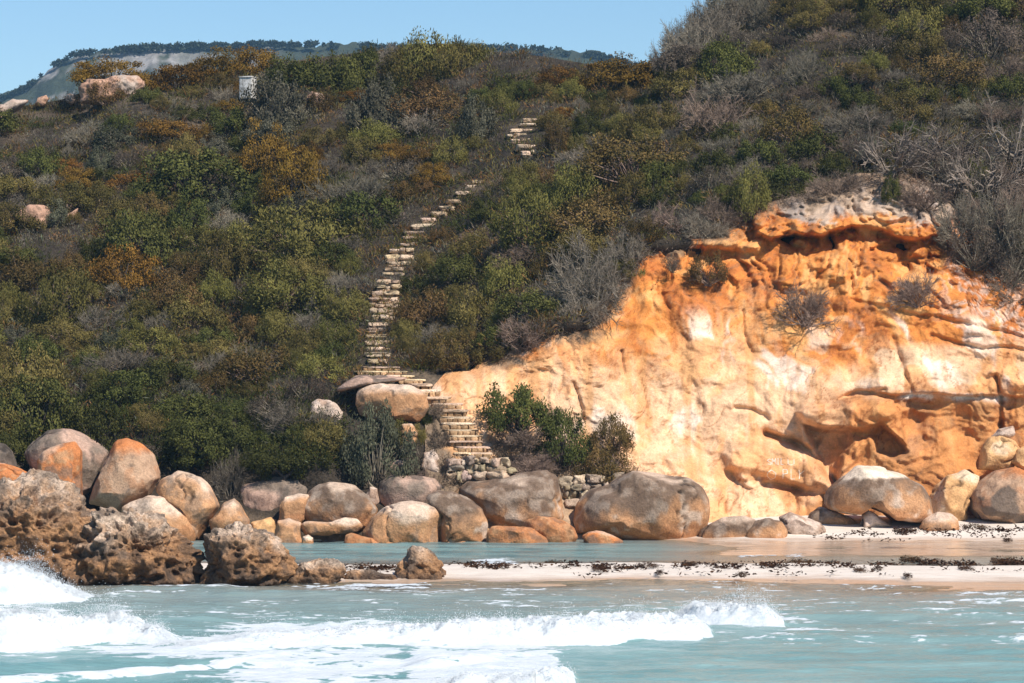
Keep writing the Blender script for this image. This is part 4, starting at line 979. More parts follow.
# plants one can point at: (kind, centre px, foot row, width px, height px, label, where it roots)
HAND = [
 ('green', 300, 478, 74, 50, 'dark green bush over the shaded grey rock left of the silvery bush', 'bush', 101.9),
 ('green', 268, 470, 50, 42, 'dark green bush hanging over the shade behind the small broken orange rock', 'bush', 102.6),
 ('silver', 376, 480, 84, 80, 'silvery grey green bush in front of the boulder under the stairs', 'bush', 101.6),
 ('green', 430, 424, 26, 26, 'small dark green tuft right of the boulder under the stairs', 'bush', 104.0),
 ('brown', 425, 472, 44, 42, 'withered brown bush left of the bottom steps', 'bush', 102.4),
 ('green', 518, 427, 80, 50, 'rounded green bush at the foot of the pale cliff right of the stairs', 'bush', 103.6),
 ('green', 562, 458, 60, 54, 'green bush right below the rounded one at the cliff foot', 'bush', 103.4),
 ('bronze', 611, 448, 52, 40, 'rounded olive brown bush standing against the cream cliff', 'bush', 103.7),
 ('bronze', 605, 480, 66, 42, 'bushy brown green shrub behind the low row of stones', 'bush', 102.8),
 ('barebrown', 524, 441, 52, 26, 'tangle of brown dead twigs between the stairs and the rounded green bush', 'bush', 102.9),
 ('barebrown', 536, 466, 56, 24, 'straggling dead brown brush on the bank above the widest boulder', 'bush', 102.7),
 ('barebrown', 526, 470, 54, 20, 'low dry brown brush on the bank beside the bottom steps', 'bush', 102.2),
 ('barebrown', 806, 318, 66, 52, 'grey brown dead bush hanging on the upper cliff face', 'bush', 107.0),
 ('bronze', 708, 280, 44, 32, 'small dark bush clinging to the cliff below the ledge', 'bush', 108.0),
 ('brown', 672, 268, 22, 22, 'tiny dark shrub on the cliff left of the clinging bush', 'bush', 108.2),
 ('barebrown', 915, 300, 54, 44, 'dead brush trailing down the orange face under the rim rocks', 'bush', 107.2),
 ('green', 892, 200, 24, 30, 'small green shrub growing between the rim rocks', 'bush', 110.4),
 ('olive', 752, 212, 48, 56, 'olive and orange flecked bush at the brink left of the rim rocks', 'bush', 110.6),
 ('dead', 890, 165, 130, 60, 'bleached dead branches sprawling above the rim rocks', 'dead branches', 112.2),
 ('dead', 985, 180, 110, 80, 'pale driftwood like dead branches piled at the right above the cliff', 'dead branches', 112.6),
 ('bare', 1000, 250, 100, 90, 'leafless grey thicket hanging over the cliff at the right edge', 'bush', 109.3),
 ('bare', 960, 235, 60, 60, 'leafless grey bush at the right end of the rim rocks', 'bush', 109.6),
 ('rust', 290, 205, 76, 76, 'dark ochre bush with layered crown in the middle of the left slope', 'bush', None),
 ('rust', 262, 170, 60, 60, 'shadowy dark bush just above the ochre one with the layered crown', 'bush', None),
 ('rust', 112, 84, 84, 36, 'flat topped ochre and green bush behind the granite outcrop', 'bush', 143.5),
 ('rust', 176, 92, 92, 42, 'broad ochre bush left of the white pillar', 'bush', 144),
 ('rust', 216, 78, 80, 36, 'ochre bush on the skyline above the white pillar', 'bush', 146),
 ('rust', 258, 76, 80, 38, 'ochre bush on the skyline right above the white pillar', 'bush', 146),
 ('green', 318, 94, 110, 48, 'broad dark green bush on the skyline right of the white pillar', 'bush', 141),
 ('olive', 430, 85, 90, 62, 'domed olive bush forming the highest point of the middle ridge', 'bush', 140),
 ('olive', 480, 78, 60, 40, 'rounded olive bush right of the domed one on the ridge', 'bush', 139.5),
 ('bare', 395, 66, 50, 34, 'pale leafless bush left of the domed olive bush on the ridge', 'bush', 141),
 ('silver', 275, 128, 84, 56, 'dark grey green bush below the white pillar', 'bush', None),
 ('silver', 378, 132, 74, 62, 'grey green bush below the broad dark green bush', 'bush', None),
 ('silver', 478, 140, 56, 50, 'grey green bush left of the top flight of steps', 'bush', None),
 ('bronze', 556, 152, 40, 36, 'dark brown green bush overhanging the right of the top steps', 'bush', None),
 ('bare', 358, 205, 84, 50, 'large leafless grey bush right of the ochre layered bush', 'bush', None),
 ('bare', 590, 305, 96, 90, 'big grey twiggy bush at the upper left corner of the cliff', 'bush', 107.6),
 ('olive', 530, 245, 90, 64, 'wide green bush on the slope between stairs and cliff', 'bush', None),
 ('olive', 580, 205, 80, 50, 'olive green bush above the big grey twiggy one', 'bush', None),
 ('green', 725, 80, 66, 44, 'bright green bush among grey scrub right of the wind bent tree', 'bush', None),
 ('barebrown', 712, 130, 90, 62, 'large tangled brown thicket below the bright green bush', 'bush', None),
 ('bronze', 940, 82, 90, 36, 'bright green and orange bush in the scrub near the right top', 'bush', None),
 ('bronze', 795, 140, 80, 44, 'orange flecked dark green bush in the middle of the upper right slope', 'bush', None),
 ('green', 195, 455, 90, 46, 'dark green bush behind the domed tan boulder', 'bush', 102.9),
 ('bare', 228, 498, 44, 60, 'leafless pale bush with hanging roots right of the domed tan boulder', 'bush', 101.6),
 ('green', 100, 445, 110, 50, 'dark green bush behind the tall pointed brown boulder', 'bush', 103.6),
 ('bare', 688, 62, 60, 56, 'tall leafless grey bush on the skyline just right of the wind bent tree', 'bush', None),
 ('bare', 716, 42, 64, 52, 'leafless grey thicket on the right skyline above the bright green bush', 'bush', None),
 ('bare', 752, 30, 64, 48, 'leafless grey thicket at the top of the photo where the sky ends', 'bush', None),
 ('barebrown', 925, 205, 60, 34, 'matted brown brush lying over the rim rocks', 'bush', 110.2),
 ('barebrown', 992, 225, 80, 60, 'dense dark brown thicket at the right edge over the cliff', 'bush', 110.0),
 ('brown', 1010, 280, 60, 50, 'withered dark bush low at the right edge over the cliff', 'bush', 108.6),
 ('barebrown', 835, 192, 60, 34, 'brown brush at the back of the pale rim rocks', 'bush', 111.2),
 ('barebrown', 720, 222, 60, 40, 'dry brown brush along the brink left of the olive and orange bush', 'bush', 110.4),
 ('barebrown', 672, 232, 60, 44, 'dry brown brush at the brink above the tiny dark shrub', 'bush', 110.2),
 ('bare', 632, 262, 60, 44, 'grey brush at the brink right of the big grey twiggy bush', 'bush', 109.2),
 ('barebrown', 520, 345, 60, 44, 'brown twiggy bush at the top of the pale cliff left end', 'bush', 106.7),
 ('bronze', 455, 366, 66, 44, 'dark bush above the turn of the stairs beside the red soil', 'bush', None),
 ('green', 335, 470, 60, 50, 'dark green bush between the silvery bush and the shore tree', 'bush', 102.6),
 ('brown', 350, 412, 50, 34, 'dark shadowed bush left under the thin ledge slab', 'bush', 105.2),
 ('barebrown', 398, 470, 44, 40, 'dry brush between the silvery bush and the withered brown one', 'bush', 102.7),
 ('bare', 226, 104, 28, 24, 'small grey bush half hiding the left side of the white pillar', 'bush', None),
 ('barebrown', 437, 412, 24, 20, 'little dry tuft beside the middle of the lower steps', 'bush', 103.9),
 ('brown', 440, 448, 26, 34, 'dry brown bush at the left edge of the lower steps', 'bush', 102.9),
 ('olive', 415, 448, 30, 30, 'olive tuft below the boulder under the stairs', 'bush', 103.2),
 ('bare', 960, 200, 90, 60, 'grey twiggy thicket right behind the rim rocks', 'bush', 112.6),
 ('brown', 945, 175, 70, 46, 'withered brown bush above the rim rocks', 'bush', 113.6),
 ('barebrown', 1015, 205, 80, 66, 'dark tangled thicket above the right end of the cliff', 'bush', 112.6),
 ('brown', 975, 262, 60, 50, 'withered hanging bush right of the caves under the rim', 'bush', 108.9),
 ('barebrown', 1012, 300, 70, 44, 'dry trailing brush at the right edge low on the cliff brink', 'bush', 107.9),
 ('brown', 412, 478, 46, 34, 'low withered bush on the bank just behind the dark slabby boulder', 'bush', 102.0),
 ('barebrown', 432, 486, 40, 26, 'dry brush tucked behind the right end of the dark slabby boulder', 'bush', 101.7),
 ('olive', 398, 444, 40, 30, 'olive bush right of the top of the silvery bush', 'bush', 103.2),
 ('barebrown', 300, 505, 60, 26, 'pale dry roots over the shaded grey rock', 'bush', 102.0),
 ('dead', 945, 150, 110, 56, 'grey brown tangle of dead branches above the withered bush at the rim', 'dead branches', 114.6),
 ('dead', 1010, 150, 100, 60, 'grey brown tangle of dead branches at the right edge high above the cliff', 'dead branches', 115.0),
 ('dead', 1005, 225, 110, 70, 'dead branches drooping over the cliff brink at the right edge', 'dead branches', 110.6),
 ('green', 972, 200, 50, 40, 'dark green bush deep in the thicket right of the rim rocks', 'bush', 112.9),
 ('green', 1022, 250, 60, 50, 'dark green bush overhanging the cliff at the very right edge', 'bush', 110.2),
 ('green', 290, 92, 74, 48, 'dark green bush left in the broad dark mass on the skyline', 'bush', 141),
 ('green', 348, 96, 70, 50, 'dark green bush right in the broad dark mass on the skyline', 'bush', 140.5),
 ('olive', 408, 84, 70, 50, 'olive bush left below the domed olive bush on the ridge', 'bush', 139.5),
 ('olive', 455, 84, 74, 52, 'olive bush right below the domed olive bush on the ridge', 'bush', 139),
 ('bronze', 520, 84, 70, 40, 'bronze green bush on the ridge between the olive bushes and the saddle', 'bush', 138),
 ('rust', 140, 92, 60, 26, 'low ochre bush beside the granite outcrop', 'bush', 143.5),
 ('bare', 668, 66, 46, 44, 'grey twiggy bush right behind the crown of the wind bent tree', 'bush', None),
 ('bare', 684, 48, 50, 44, 'grey twiggy bush lowest on the steep right skyline', 'bush', None),
 ('bare', 702, 30, 50, 44, 'grey twiggy bush halfway up the steep right skyline', 'bush', None),
 ('bare', 722, 16, 52, 44, 'grey twiggy bush second highest on the steep right skyline', 'bush', None),
 ('bare', 744, 6, 54, 44, 'grey twiggy bush highest on the steep right skyline', 'bush', None),
 ('brown', 735, 30, 60, 40, 'withered brown bush just below the steep right skyline', 'bush', None),
 ('green', 10, 462, 60, 44, 'dark green bush left of the big grey streaked boulder', 'bush', 102.8),
]
taken = list(ROCKBOX)
for kd, x, yb, w, hh, lab, cat, Yq in HAND:
    if Yq is None: P = slope_point(x, yb)
    else: P = at(x, yb, Yq)
    s = P[1] / F
    rad = w / 2 * s / 1.06
    zt = {'bare': 1.02, 'barebrown': .85, 'dead': .75}.get(kd, 1.02)
    put_shrub(kd, P - np.array([0, 0, .05]), rad, hh * s / zt, lab, cat, ry=rad * .9 if Yq is None or Yq > 130 else min(rad, 1.1))
    taken.append((x, yb - hh * .3, w, hh))

# wind-bent tree on the skyline and the dark tree over the shaded rock
def tree(name, base, segs, crownspecs, label, kd_leaf, twig):
    t = empty(name, base); tag(t, label, 'tree')
    A = [np.array([s_[0] for s_ in segs], float), np.array([s_[1] for s_ in segs], float), np.array([s_[2] for s_ in segs]), np.array([s_[3] for s_ in segs])]
    V, F_ = tubes(*A, k=7); tn = np.full(len(V), .5)
    mesh_np('trunk', V, F_, TWIG[twig], np.stack([tn, tn, tn], -1), parent=t)
    Vs, Fs, Cs, n_ = [], [], [], 0
    for i, (c, r, sd) in enumerate(crownspecs):
        (V, F_, col), _ = leafy(sd, n=2600, nc_=30, leaf=(.11, .02), spread=.24, up=.3, squash=.7, lean=.2)
        Vs.append(V * np.array(r) + np.array(c)); Fs.append(F_ + n_); Cs.append(col); n_ += len(V)
    mesh_np('crown', np.concatenate(Vs), np.concatenate(Fs), LEAF[kd_leaf], np.concatenate(Cs), parent=t, smooth=False)
    return t
b0 = slope_point(663, 100); b0 = at(663, 100, b0[1] - .3); s = b0[1] / F
tree('wind_bent_tree', b0, [((0, 0, -.2), (.05, 0, .9), .11, .09), ((.05, 0, .9), (.9, 0, 1.5), .08, .05), ((.05, 0, .9), (.1, .1, 1.7), .07, .04), ((.25, 0, -.2), (.3, .1, 1.0), .06, .05), ((.9, 0, 1.5), (1.7, 0, 1.75), .05, .03)],
     [((.2, 0, 1.3), (.9, .8, .9), 31), ((1.1, .2, 1.5), (1.0, .8, .8), 32), ((1.9, .2, 1.4), (.8, .7, .5), 33), ((.8, .3, 1.9), (.8, .7, .7), 34)],
     'wind bent tree with a bare dark trunk on the saddle of the skyline', 'brown', 'dark')
b0 = at(285, 508, 101.2)
tree('shore_tree', b0, [((0, 0, -.2), (0, 0, 1.0), .10, .08), ((0, 0, 1.0), (-.5, 0, 1.5), .06, .04), ((0, 0, 1.0), (.6, .1, 1.6), .06, .04)],
     [((0, .2, 1.3), (.9, .8, .8), 41), ((-.8, .2, 1.4), (.8, .7, .7), 42), ((.8, .2, 1.4), (.9, .8, .7), 43)],
     'small dark green tree with a single dark trunk over the shaded grey rock', 'green', 'dark')

# the many shrubs of the heath
PATHPTS = [((a + b_) / 2., y) for y, a, b_ in STEPS_LOW + STEPS_UP] + [(490, 165), (505, 156)] + [((a + b_) / 2., y) for y, a, b_ in STEPS_TOP]
PP = np.array(PATHPTS); PW = np.array([(b_ - a) / 2. for y, a, b_ in STEPS_LOW + STEPS_UP] + [4, 4] + [(b_ - a) / 2. for y, a, b_ in STEPS_TOP])
def path_gap(x, y):
    """pixels between this point and the edge of the stairs"""
    d = np.abs(PP[:, 1] - y)
    m_ = d < 22
    if not m_.any(): return 99
    return float((np.hypot(np.maximum(np.abs(PP[m_, 0] - x) - PW[m_], 0), d[m_] * .5)).min())

def zone(x, y):
    if x > 640 and y < 215: return 'upper right slope above the cliff'
    st_x = np.interp(y, [60, 120, 200, 260, 370, 460], [535, 525, 450, 400, 378, 440])
    if y < 118 and x < 640: return 'ridge below the skyline'
    if x > st_x: return 'slope between the stairs and the cliff'
    if y > 395: return 'bank just above the shore boulders'
    if y < 230: return 'upper left slope'
    return 'lower left slope'
WEI = {
 'upper right slope above the cliff': dict(bare=2.2, barebrown=1.6, brown=2.2, bronze=3, olive=4.5, green=4),
 'ridge below the skyline': dict(rust=2, olive=3, bare=2, green=1.5, bronze=2, silver=1),
 'slope between the stairs and the cliff': dict(olive=5, bronze=3, bare=2, barebrown=1, green=1.5),
 'bank just above the shore boulders': dict(green=6, olive=2, brown=1, bare=1),
 'upper left slope': dict(olive=5, bronze=2, rust=1.6, bare=1.3, silver=1.2, brown=1, green=2),
 'lower left slope': dict(olive=7, bronze=1.6, bare=1.4, rust=.4, silver=.6, green=3, brown=.8),
}
ADJ = {'green': 'dark green leafy shrub', 'olive': 'olive green heath shrub', 'rust': 'rusty brown layered shrub', 'bronze': 'bronze and orange tinged shrub', 'silver': 'grey green shrub', 'brown': 'withered brown shrub', 'bare': 'leafless grey twiggy shrub', 'barebrown': 'leafless brown twiggy shrub'}
placed = []
tries = 0
KO = list(WEI['lower left slope'])
while len(placed) < 340 and tries < 40000:
    tries += 1
    x = rnd.uniform(-20, 1044); y = rnd.uniform(-5, 462)
    if y < float(crest(x)) + 6: continue
    if x > 424 and y > float(ctop(x)) - 2: continue
    if y > np.interp(x, [-20, 60, 170, 240, 330, 345, 400, 430], [440, 440, 455, 462, 440, 385, 372, 365]) : continue
    hh = rnd.choice((.55, .75, .9, 1.1, 1.5)) * rnd.uniform(.85, 1.15) * (46 if y > 200 else 42)
    if y < 118 and x < 665: hh *= .7
    w = hh * rnd.uniform(1.1, 2.1)
    if path_gap(x, y) < w * .36: continue
    if any(abs(x - a) < w * .45 + c * .4 and b_ - 14 < y and y - hh * .9 < b_ - 14 for a, b_, c, d in ROCKBOX): continue
    if any(abs(x - a) < (w + c) * .27 and abs(y - b_) < (hh + d) * .20 for a, b_, c, d in placed + taken): continue
    placed.append((x, y, w, hh))
for x, y, w, hh in placed:
    zn = zone(x, y); wt = dict(WEI[zn])
    P = slope_point(x, y + hh * .25)
    q = vnoise(np.array([[x / 60., y / 40., 0]]), 77)[0]
    for k in wt:
        if k in ('bare', 'barebrown', 'brown'): wt[k] *= math.exp(1.6 * q)
        if k in ('olive', 'green'): wt[k] *= math.exp(-1.2 * q)
    kd = rnd.choices(list(wt), list(wt.values()))[0]
    s = P[1] / F
    rad = w / 2 * s; hz_ = hh * s * {'bare': .9, 'barebrown': .95, 'olive': .9}.get(kd, .85)
    put_shrub(kd, P - np.array([0, 0, .08]), rad, hz_, ADJ[kd] + ' on the ' + zn, 'shrub', ADJ[kd] + 's on the ' + zn)

# continuous low heath: one mass of tufts over the whole slope
g = np.random.default_rng(12)
def scatter(n):
    x = g.uniform(-420, 1440, n * 3); y = g.uniform(-80, 470, n * 3)
    inside = g.random(n * 3) < np.where((x > -40) & (x < 1064), 1.0, .30)
    ok = inside & (y > crest(x) + 1) & ((x < 424) | (y < ctop(x) + 3 + 5 * vnoise(np.stack([x / 14., y * 0, y * 0], -1), 5))) & (y < np.interp(x, [-20, 60, 170, 240, 330, 345, 400, 424, 440], [462, 460, 470, 476, 468, 410, 376, 372, 372]))
    x, y = x[ok][:n], y[ok][:n]
    pg = np.array([path_gap(a, b_) for a, b_ in zip(x, y)])
    k = pg > .8
    return x[k], y[k]
tx, ty = scatter(15000)
Pt = surf(tx, ty)
NB = 34
n = len(tx)
nz = fbm(Pt * .45, 3, 201); nz2 = fbm(Pt * 1.3 + 9, 3, 202)
pal = np.array([(.085, .074, .020), (.15, .118, .036), (.05, .055, .014), (.18, .10, .038), (.165, .145, .105), (.12, .095, .065), (.13, .064, .015), (.12, .115, .075)])
# choose colour family by patch noise
idx = np.zeros(n, int)
u = nz + .5 * nz2 + g.normal(size=n) * .22
idx[u < -.45] = 2; idx[(u >= -.45) & (u < -.2)] = 0; idx[(u >= -.2) & (u < .08)] = 1; idx[(u >= .08) & (u < .24)] = 3; idx[(u >= .24) & (u < .30)] = 0; idx[(u >= .30) & (u < .55)] = 4; idx[u >= .55] = 5
idx[(g.random(n) < .06)] = 6; idx[(g.random(n) < .05)] = 7
ur = (tx > 640) & (ty < 215); r_ = g.random(n)
idx[ur & (r_ < .22)] = 4; idx[ur & (r_ > .80)] = 5
idx[(ty > 395) & (tx < 340) & (r_ < .6)] = 2
i = np.repeat(np.arange(n), NB)
sz = np.repeat(g.uniform(.7, 1.4, n), NB)
off = g.normal(size=(n * NB, 3)) * np.array([.20, .20, .10]) * sz[:, None]
c = Pt[i] + off + np.array([0, -.05, .05])
dr = unit(off * np.array([2.2, 2.2, 0]) + g.normal(size=(n * NB, 3)) * .32 + np.array([.1, 0, .75]))
twig = np.isin(idx[i], (4, 5))
L = g.uniform(.09, .26, n * NB) * sz; W = np.where(twig, g.uniform(.006, .011, n * NB), g.uniform(.010, .021, n * NB))
V, F_ = leaves(c, dr, L, W, g)
cl = pal[idx[i]] * (g.uniform(.6, 1.4, (n * NB, 1))) * np.repeat(g.uniform(.75, 1.25, (n, 1)), NB, 0) * (1 + g.normal(size=(n * NB, 3)) * .06)
heath = mesh_np('heath_scrub', V, F_, M_HEATH, np.repeat(np.clip(cl, .01, .6), 4, 0), smooth=False)
tag(heath, 'low mixed heath of olive and grey tufts covering the whole hillside', 'scrub', kind='stuff')

# small tufts and roots dangling along the brink of the cliff
bx = g.uniform(500, 1030, 900); by = ctop(bx) + g.uniform(-6, 12, 900)
Pb = unp(bx, by, cliff_depth(bx, np.maximum(by, ctop(bx) - 2)) - .06)
i = np.repeat(np.arange(900), 10)
off = g.normal(size=(9000, 3)) * np.array([.12, .06, .1])
dr = unit(g.normal(size=(9000, 3)) * np.array([.5, .4, .5]) + np.array([0, -.4, -.2]))
V, F_ = leaves(Pb[i] + off, dr, g.uniform(.15, .45, 9000), g.uniform(.006, .014, 9000), g)
o = mesh_np('dry_roots', V, F_, M_HEATH, np.repeat(np.array([.17, .125, .09]) * g.uniform(.5, 1.6, (9000, 1)), 4, 0), smooth=False)
tag(o, 'dry roots and grass hanging along the brink of the orange cliff', 'roots', kind='stuff')
# dry litter on the bank between the stairs and the boulders
lx = g.uniform(440, 640, 2600); ly = g.uniform(425, 486, 2600); k = (ly > 425 + (640 - lx) * 0 + np.interp(lx, [440, 500, 560, 640], [35, 10, 30, 45])) & np.array([path_gap(a, b_) > 4 for a, b_ in zip(lx, ly)])
lx, ly = lx[k], ly[k]; n = len(lx)
Pl = unp(lx, ly, cliff_depth(lx, ly) - .05); i = np.repeat(np.arange(n), 9)
dr = unit(g.normal(size=(n * 9, 3)) + np.array([0, -.2, .5]))
V, F_ = leaves(Pl[i] + g.normal(size=(n * 9, 3)) * .1, dr, g.uniform(.1, .3, n * 9), g.uniform(.006, .013, n * 9), g)
o = mesh_np('dry_grass', V, F_, M_HEATH, np.repeat(np.array([.25, .18, .12]) * g.uniform(.5, 1.5, (n * 9, 1)), 4, 0), smooth=False)
tag(o, 'dry brown grass and litter on the bank right of the bottom steps', 'dry grass', kind='stuff')

# ------------------------------------------------------------------ seaweed on the sand bar and beach
WEED = []
for k in range(3):
    a, _ = leafy(700 + k, n=900, nc_=20, leaf=(.16, .035), spread=.3, up=.05, squash=.6); WEED.append(data_mesh('seaweed_clump', *a, LEAF['weed']))
def ground_ats(px_, py_):
    px_, py_ = np.asarray(px_, float), np.asarray(py_, float)
    Yv = np.full(px_.shape, 90.)
    for _ in range(10):
        z = ground_z((px_ - CX) / F * Yv, Yv); Yv = F * (CAMH - np.maximum(z, 0)) / (py_ - HZ)
    return unp(px_, py_, Yv)
def ground_at(px_, py_): return ground_ats([px_], [py_])[0]
CL = [(552, 564, 16, 'pile of brown seaweed at the left end of the weed line'), (648, 567, 26, 'long heap of brown seaweed in the middle of the sand bar'), (660, 573.5, 10, 'small reddish weed clump below the middle heap'), (742, 576, 14, 'lone orange brown weed clump nearest the water'),
      (908, 577, 12, 'lone dark weed clump nearest the water at the right'), (860, 571.5, 18, 'dark weed clump just below the line right of centre'), (878, 570, 10, 'small weed clump beside the dark one below the line'), (912, 562, 34, 'tall brown seaweed heap in the right part of the weed line'),
      (1005, 564, 40, 'dark seaweed heap at the right end of the weed line'), (966, 569.5, 22, 'flat weed clump under the right heap'), (504, 566, 22, 'dark weed lump left of the sand bar middle'), (600, 570, 22, 'flat dark weed patch left of the long heap'), (690, 566, 24, 'weed heap just right of the long heap'),
      (800, 565, 34, 'weed heap halfway along the right part of the line'), (975, 529, 30, 'dark weed pile on the upper beach at the right'), (1008, 541, 12, 'small weed clump low on the upper beach at the right edge'), (905, 533, 34, 'flat weed patch in front of the small pale boulder')]
for x, y, w, lab in CL:
    P = ground_at(x, y); s = P[1] / F
    o = bpy.data.objects.new('seaweed_clump', WEED[rnd.randrange(3)]); C.objects.link(o)
    o.location = [float(v) for v in P]; o.scale = (w / 2 * s * .85, .45, max(.16, min(.32, w * s * .25))); tag(o, lab, 'seaweed', 'clumps of seaweed on the sand')
wp = []
for k in range(560):
    x = g.uniform(440, 1120); 
    if fbm(np.array([[x / 26., 0, 0]]), 3, 91)[0] < .08 and g.random() < .93: continue
    wp.append((x, np.interp(x, [440, 620, 900, 1120], [566.5, 567, 565, 563]) + g.normal() * 1.3 + 1.3 * math.sin(x / 19.)))
for k in range(26): wp.append((g.uniform(560, 1100), g.uniform(568, 577)))
for k in range(90):
    x = g.uniform(815, 1100); wp.append((x, g.normal() * 1.6 + np.interp(x, [815, 900, 1100], [534.5, 533, 529]) + (6 if g.random() < .25 else 0)))
for k in range(60): wp.append((g.uniform(320, 400), g.normal() * 1.2 + 569))
Pw_ = ground_ats(*np.array(wp).T); n = len(Pw_); i = np.repeat(np.arange(n), 10)
c = Pw_[i] + g.normal(size=(n * 10, 3)) * np.array([.13, .08, .03]) + np.array([0, 0, .03])
dr = unit(g.normal(size=(n * 10, 3)) * np.array([1, 1, .25]) + np.array([0, 0, .08]))
V, F_ = leaves(c, dr, g.uniform(.06, .19, n * 10), g.uniform(.012, .034, n * 10), g)
tn = np.repeat(g.uniform(.2, 1, n * 10), 4)
o = mesh_np('seaweed', V, F_, LEAF['weed'], np.stack([tn, np.repeat(g.random(n * 10), 4), 0 * tn], -1), smooth=False)
tag(o, 'line of dark brown seaweed washed up along the sand bar and beach', 'seaweed', kind='stuff')

# ------------------------------------------------------------------ far mountain
mx = np.arange(-500, 1100, 4.0)
mc = np.interp(mx, [-500, -200, -100, 0, 30, 50, 75, 100, 150, 200, 250, 330, 420, 520, 560, 600, 640, 700, 900, 1100], [150, 130, 118, 99, 84, 66, 53, 50, 46, 45, 43, 43, 46, 47, 50, 55, 64, 82, 110, 150])
mt = np.linspace(0, 1, 70)
PYm = 330 + (mc[None] - 330) * mt[:, None]
PXm = np.broadcast_to(mx[None], PYm.shape)
Ym = 840 + 110 * mt[:, None] ** 1.3 + 0 * PXm
Pm = unp(PXm, PYm, Ym)
Pm[..., 2] += (fbm(Pm * .08, 4, 301) * 1.3 + fbm(Pm * np.array([.4, .1, .1]), 3, 302) * .9) * sstep(.1, .5, mt)[:, None]
back = Pm[-1].copy(); back[:, 1] += 300; back[:, 2] = 0
nm = fbm(Pm * np.array([.03, .02, .05]), 4, 303)
rocky = sstep(-.15, .2, nm + .9 * np.exp(-(((PXm - 160) / 120) ** 2 + ((PYm - 58) / 13) ** 2)) - .72 + .5 * fbm(np.stack([PXm * .035 + PYm * .06, PYm * .05 - PXm * .012, 0 * PXm], -1), 3, 308) + .55 * fbm(Pm * .22, 4, 304)) * sstep(290, 250, PXm)
cm = lerp(np.broadcast_to(np.array([.040, .050, .030]), Pm.shape), np.array([.25, .235, .22]) , rocky * (.55 + .45 * sstep(-.3, .3, fbm(Pm * np.array([.25, .05, .12]), 5, 306, gain=.7))))
Vm = np.concatenate([Pm.reshape(-1, 3), back]); cm = np.concatenate([cm.reshape(-1, 3), np.tile([[.05, .06, .04]], (len(mx), 1))])
tag(mesh_np('mountain', Vm, grid_faces(len(mt) + 1, len(mx)), M_FAR, cm), kind='structure')
# trees along its crest: one far wood
kx = g.normal(0, 9, 520) + g.uniform(-60, 690, 60)[g.integers(0, 60, 520)]; kx = np.where(g.random(520) < .5, kx, kx + 18 * np.sin(kx / 9.)); kp = np.interp(kx, mx, mc)
Pk = unp(kx, kp + g.uniform(-.5, 3, 520), np.full(520, 946.)); i = np.repeat(np.arange(520), 46)
rs = np.repeat(g.uniform(.15, .7, 520) * np.where(g.random(520) < .05, 2.2, 1), 46)
off = unit(g.normal(size=(520 * 46, 3))) * rs[:, None] * np.array([1.5, 1.2, .9])
V, F_ = leaves(Pk[i] + off, unit(g.normal(size=(520 * 46, 3))), g.uniform(.5, 1.1, 520 * 46), g.uniform(.2, .4, 520 * 46), g)
o = mesh_np('far_wood', V, F_, M_HEATH, np.repeat(np.array([.035, .045, .026]) * g.uniform(.6, 1.4, (520 * 46, 1)), 4, 0), smooth=False)
tag(o, 'thin line of dark trees along the crest of the far mountain', 'wood', kind='stuff')

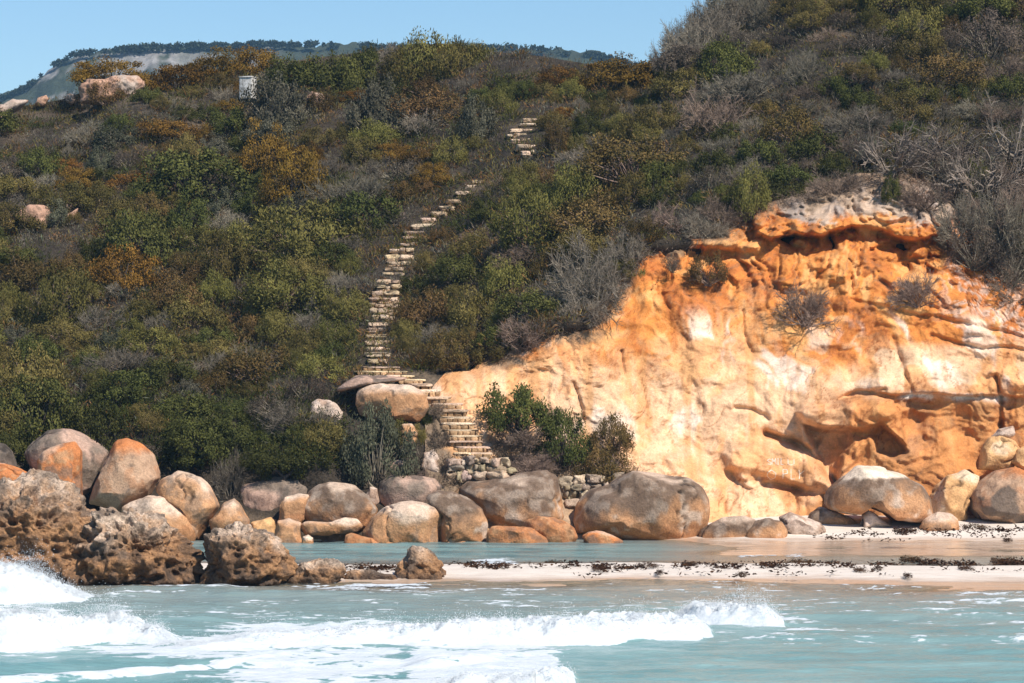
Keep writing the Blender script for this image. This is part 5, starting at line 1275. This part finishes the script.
# ------------------------------------------------------------------ air
hv = np.array([(x, y, z) for x in (-1700, 1700) for y in (-400, 2000) for z in (-4, 140)], float)
hf = np.array([(0, 1, 3, 2), (4, 6, 7, 5), (0, 4, 5, 1), (2, 3, 7, 6), (0, 2, 6, 4), (1, 5, 7, 3)])
mh = bpy.data.materials.new('haze'); mh.use_nodes = True; nt = mh.node_tree; nt.nodes.clear()
ou = nt.nodes.new('ShaderNodeOutputMaterial'); pv = nt.nodes.new('ShaderNodeVolumePrincipled')
pv.inputs['Color'].default_value = (.36, .68, 1.0, 1); pv.inputs['Density'].default_value = .00018; pv.inputs['Anisotropy'].default_value = .0
nt.links.new(pv.outputs[0], ou.inputs['Volume'])
hz = mesh_np('haze', hv, hf, mh, smooth=False); tag(hz, 'thin bluish sea haze lying over the whole bay', 'haze', kind='stuff')

# ------------------------------------------------------------------ light, sky, camera
SUN = unit(np.array([.50, -.52, .80]))
el = math.asin(SUN[2]); az = math.atan2(SUN[0], SUN[1])
sl_ = bpy.data.lights.new('sun', 'SUN'); sl_.energy = 4.8; sl_.angle = R(.5); sl_.color = (1, .94, .86)
so = bpy.data.objects.new('sun', sl_); C.objects.link(so); so.location = (60, -60, 90)
so.rotation_euler = Vector((-SUN[0], -SUN[1], -SUN[2])).to_track_quat('-Z', 'Y').to_euler()
w = bpy.data.worlds.new('World'); SC.world = w; w.use_nodes = True
nt = w.node_tree; bg = nt.nodes['Background']
sky = nt.nodes.new('ShaderNodeTexSky'); sky.sky_type = 'NISHITA'; sky.sun_disc = False; sky.sun_elevation = el; sky.sun_rotation = az
sky.air_density = 1.0; sky.dust_density = .0; sky.ozone_density = 4.5; sky.altitude = 0
hs = nt.nodes.new('ShaderNodeHueSaturation'); hs.inputs['Saturation'].default_value = 1.12
nt.links.new(sky.outputs[0], hs.inputs['Color']); nt.links.new(hs.outputs[0], bg.inputs[0]); bg.inputs[1].default_value = .095

cam = bpy.data.cameras.new('camera'); co = bpy.data.objects.new('camera', cam); C.objects.link(co)
co.location = (0, 0, CAMH); co.rotation_euler = (R(90), 0, 0)
cam.sensor_width = 36; cam.lens = 36 * F / 1024; cam.shift_y = (HZ - 341.5) / 1024; cam.clip_start = .5; cam.clip_end = 6000
SC.camera = co
vs = SC.view_settings; vs.view_transform = 'Standard'; vs.look = 'None'; vs.exposure = .42; vs.gamma = 1; vs.use_curve_mapping = False
cy = SC.cycles
SC.render.engine = 'CYCLES'
cy.use_denoising = True
cy.max_bounces = 6; cy.diffuse_bounces = 2; cy.glossy_bounces = 2; cy.transmission_bounces = 2; cy.transparent_max_bounces = 6; cy.volume_bounces = 0
cy.caustics_reflective = False; cy.caustics_refractive = False
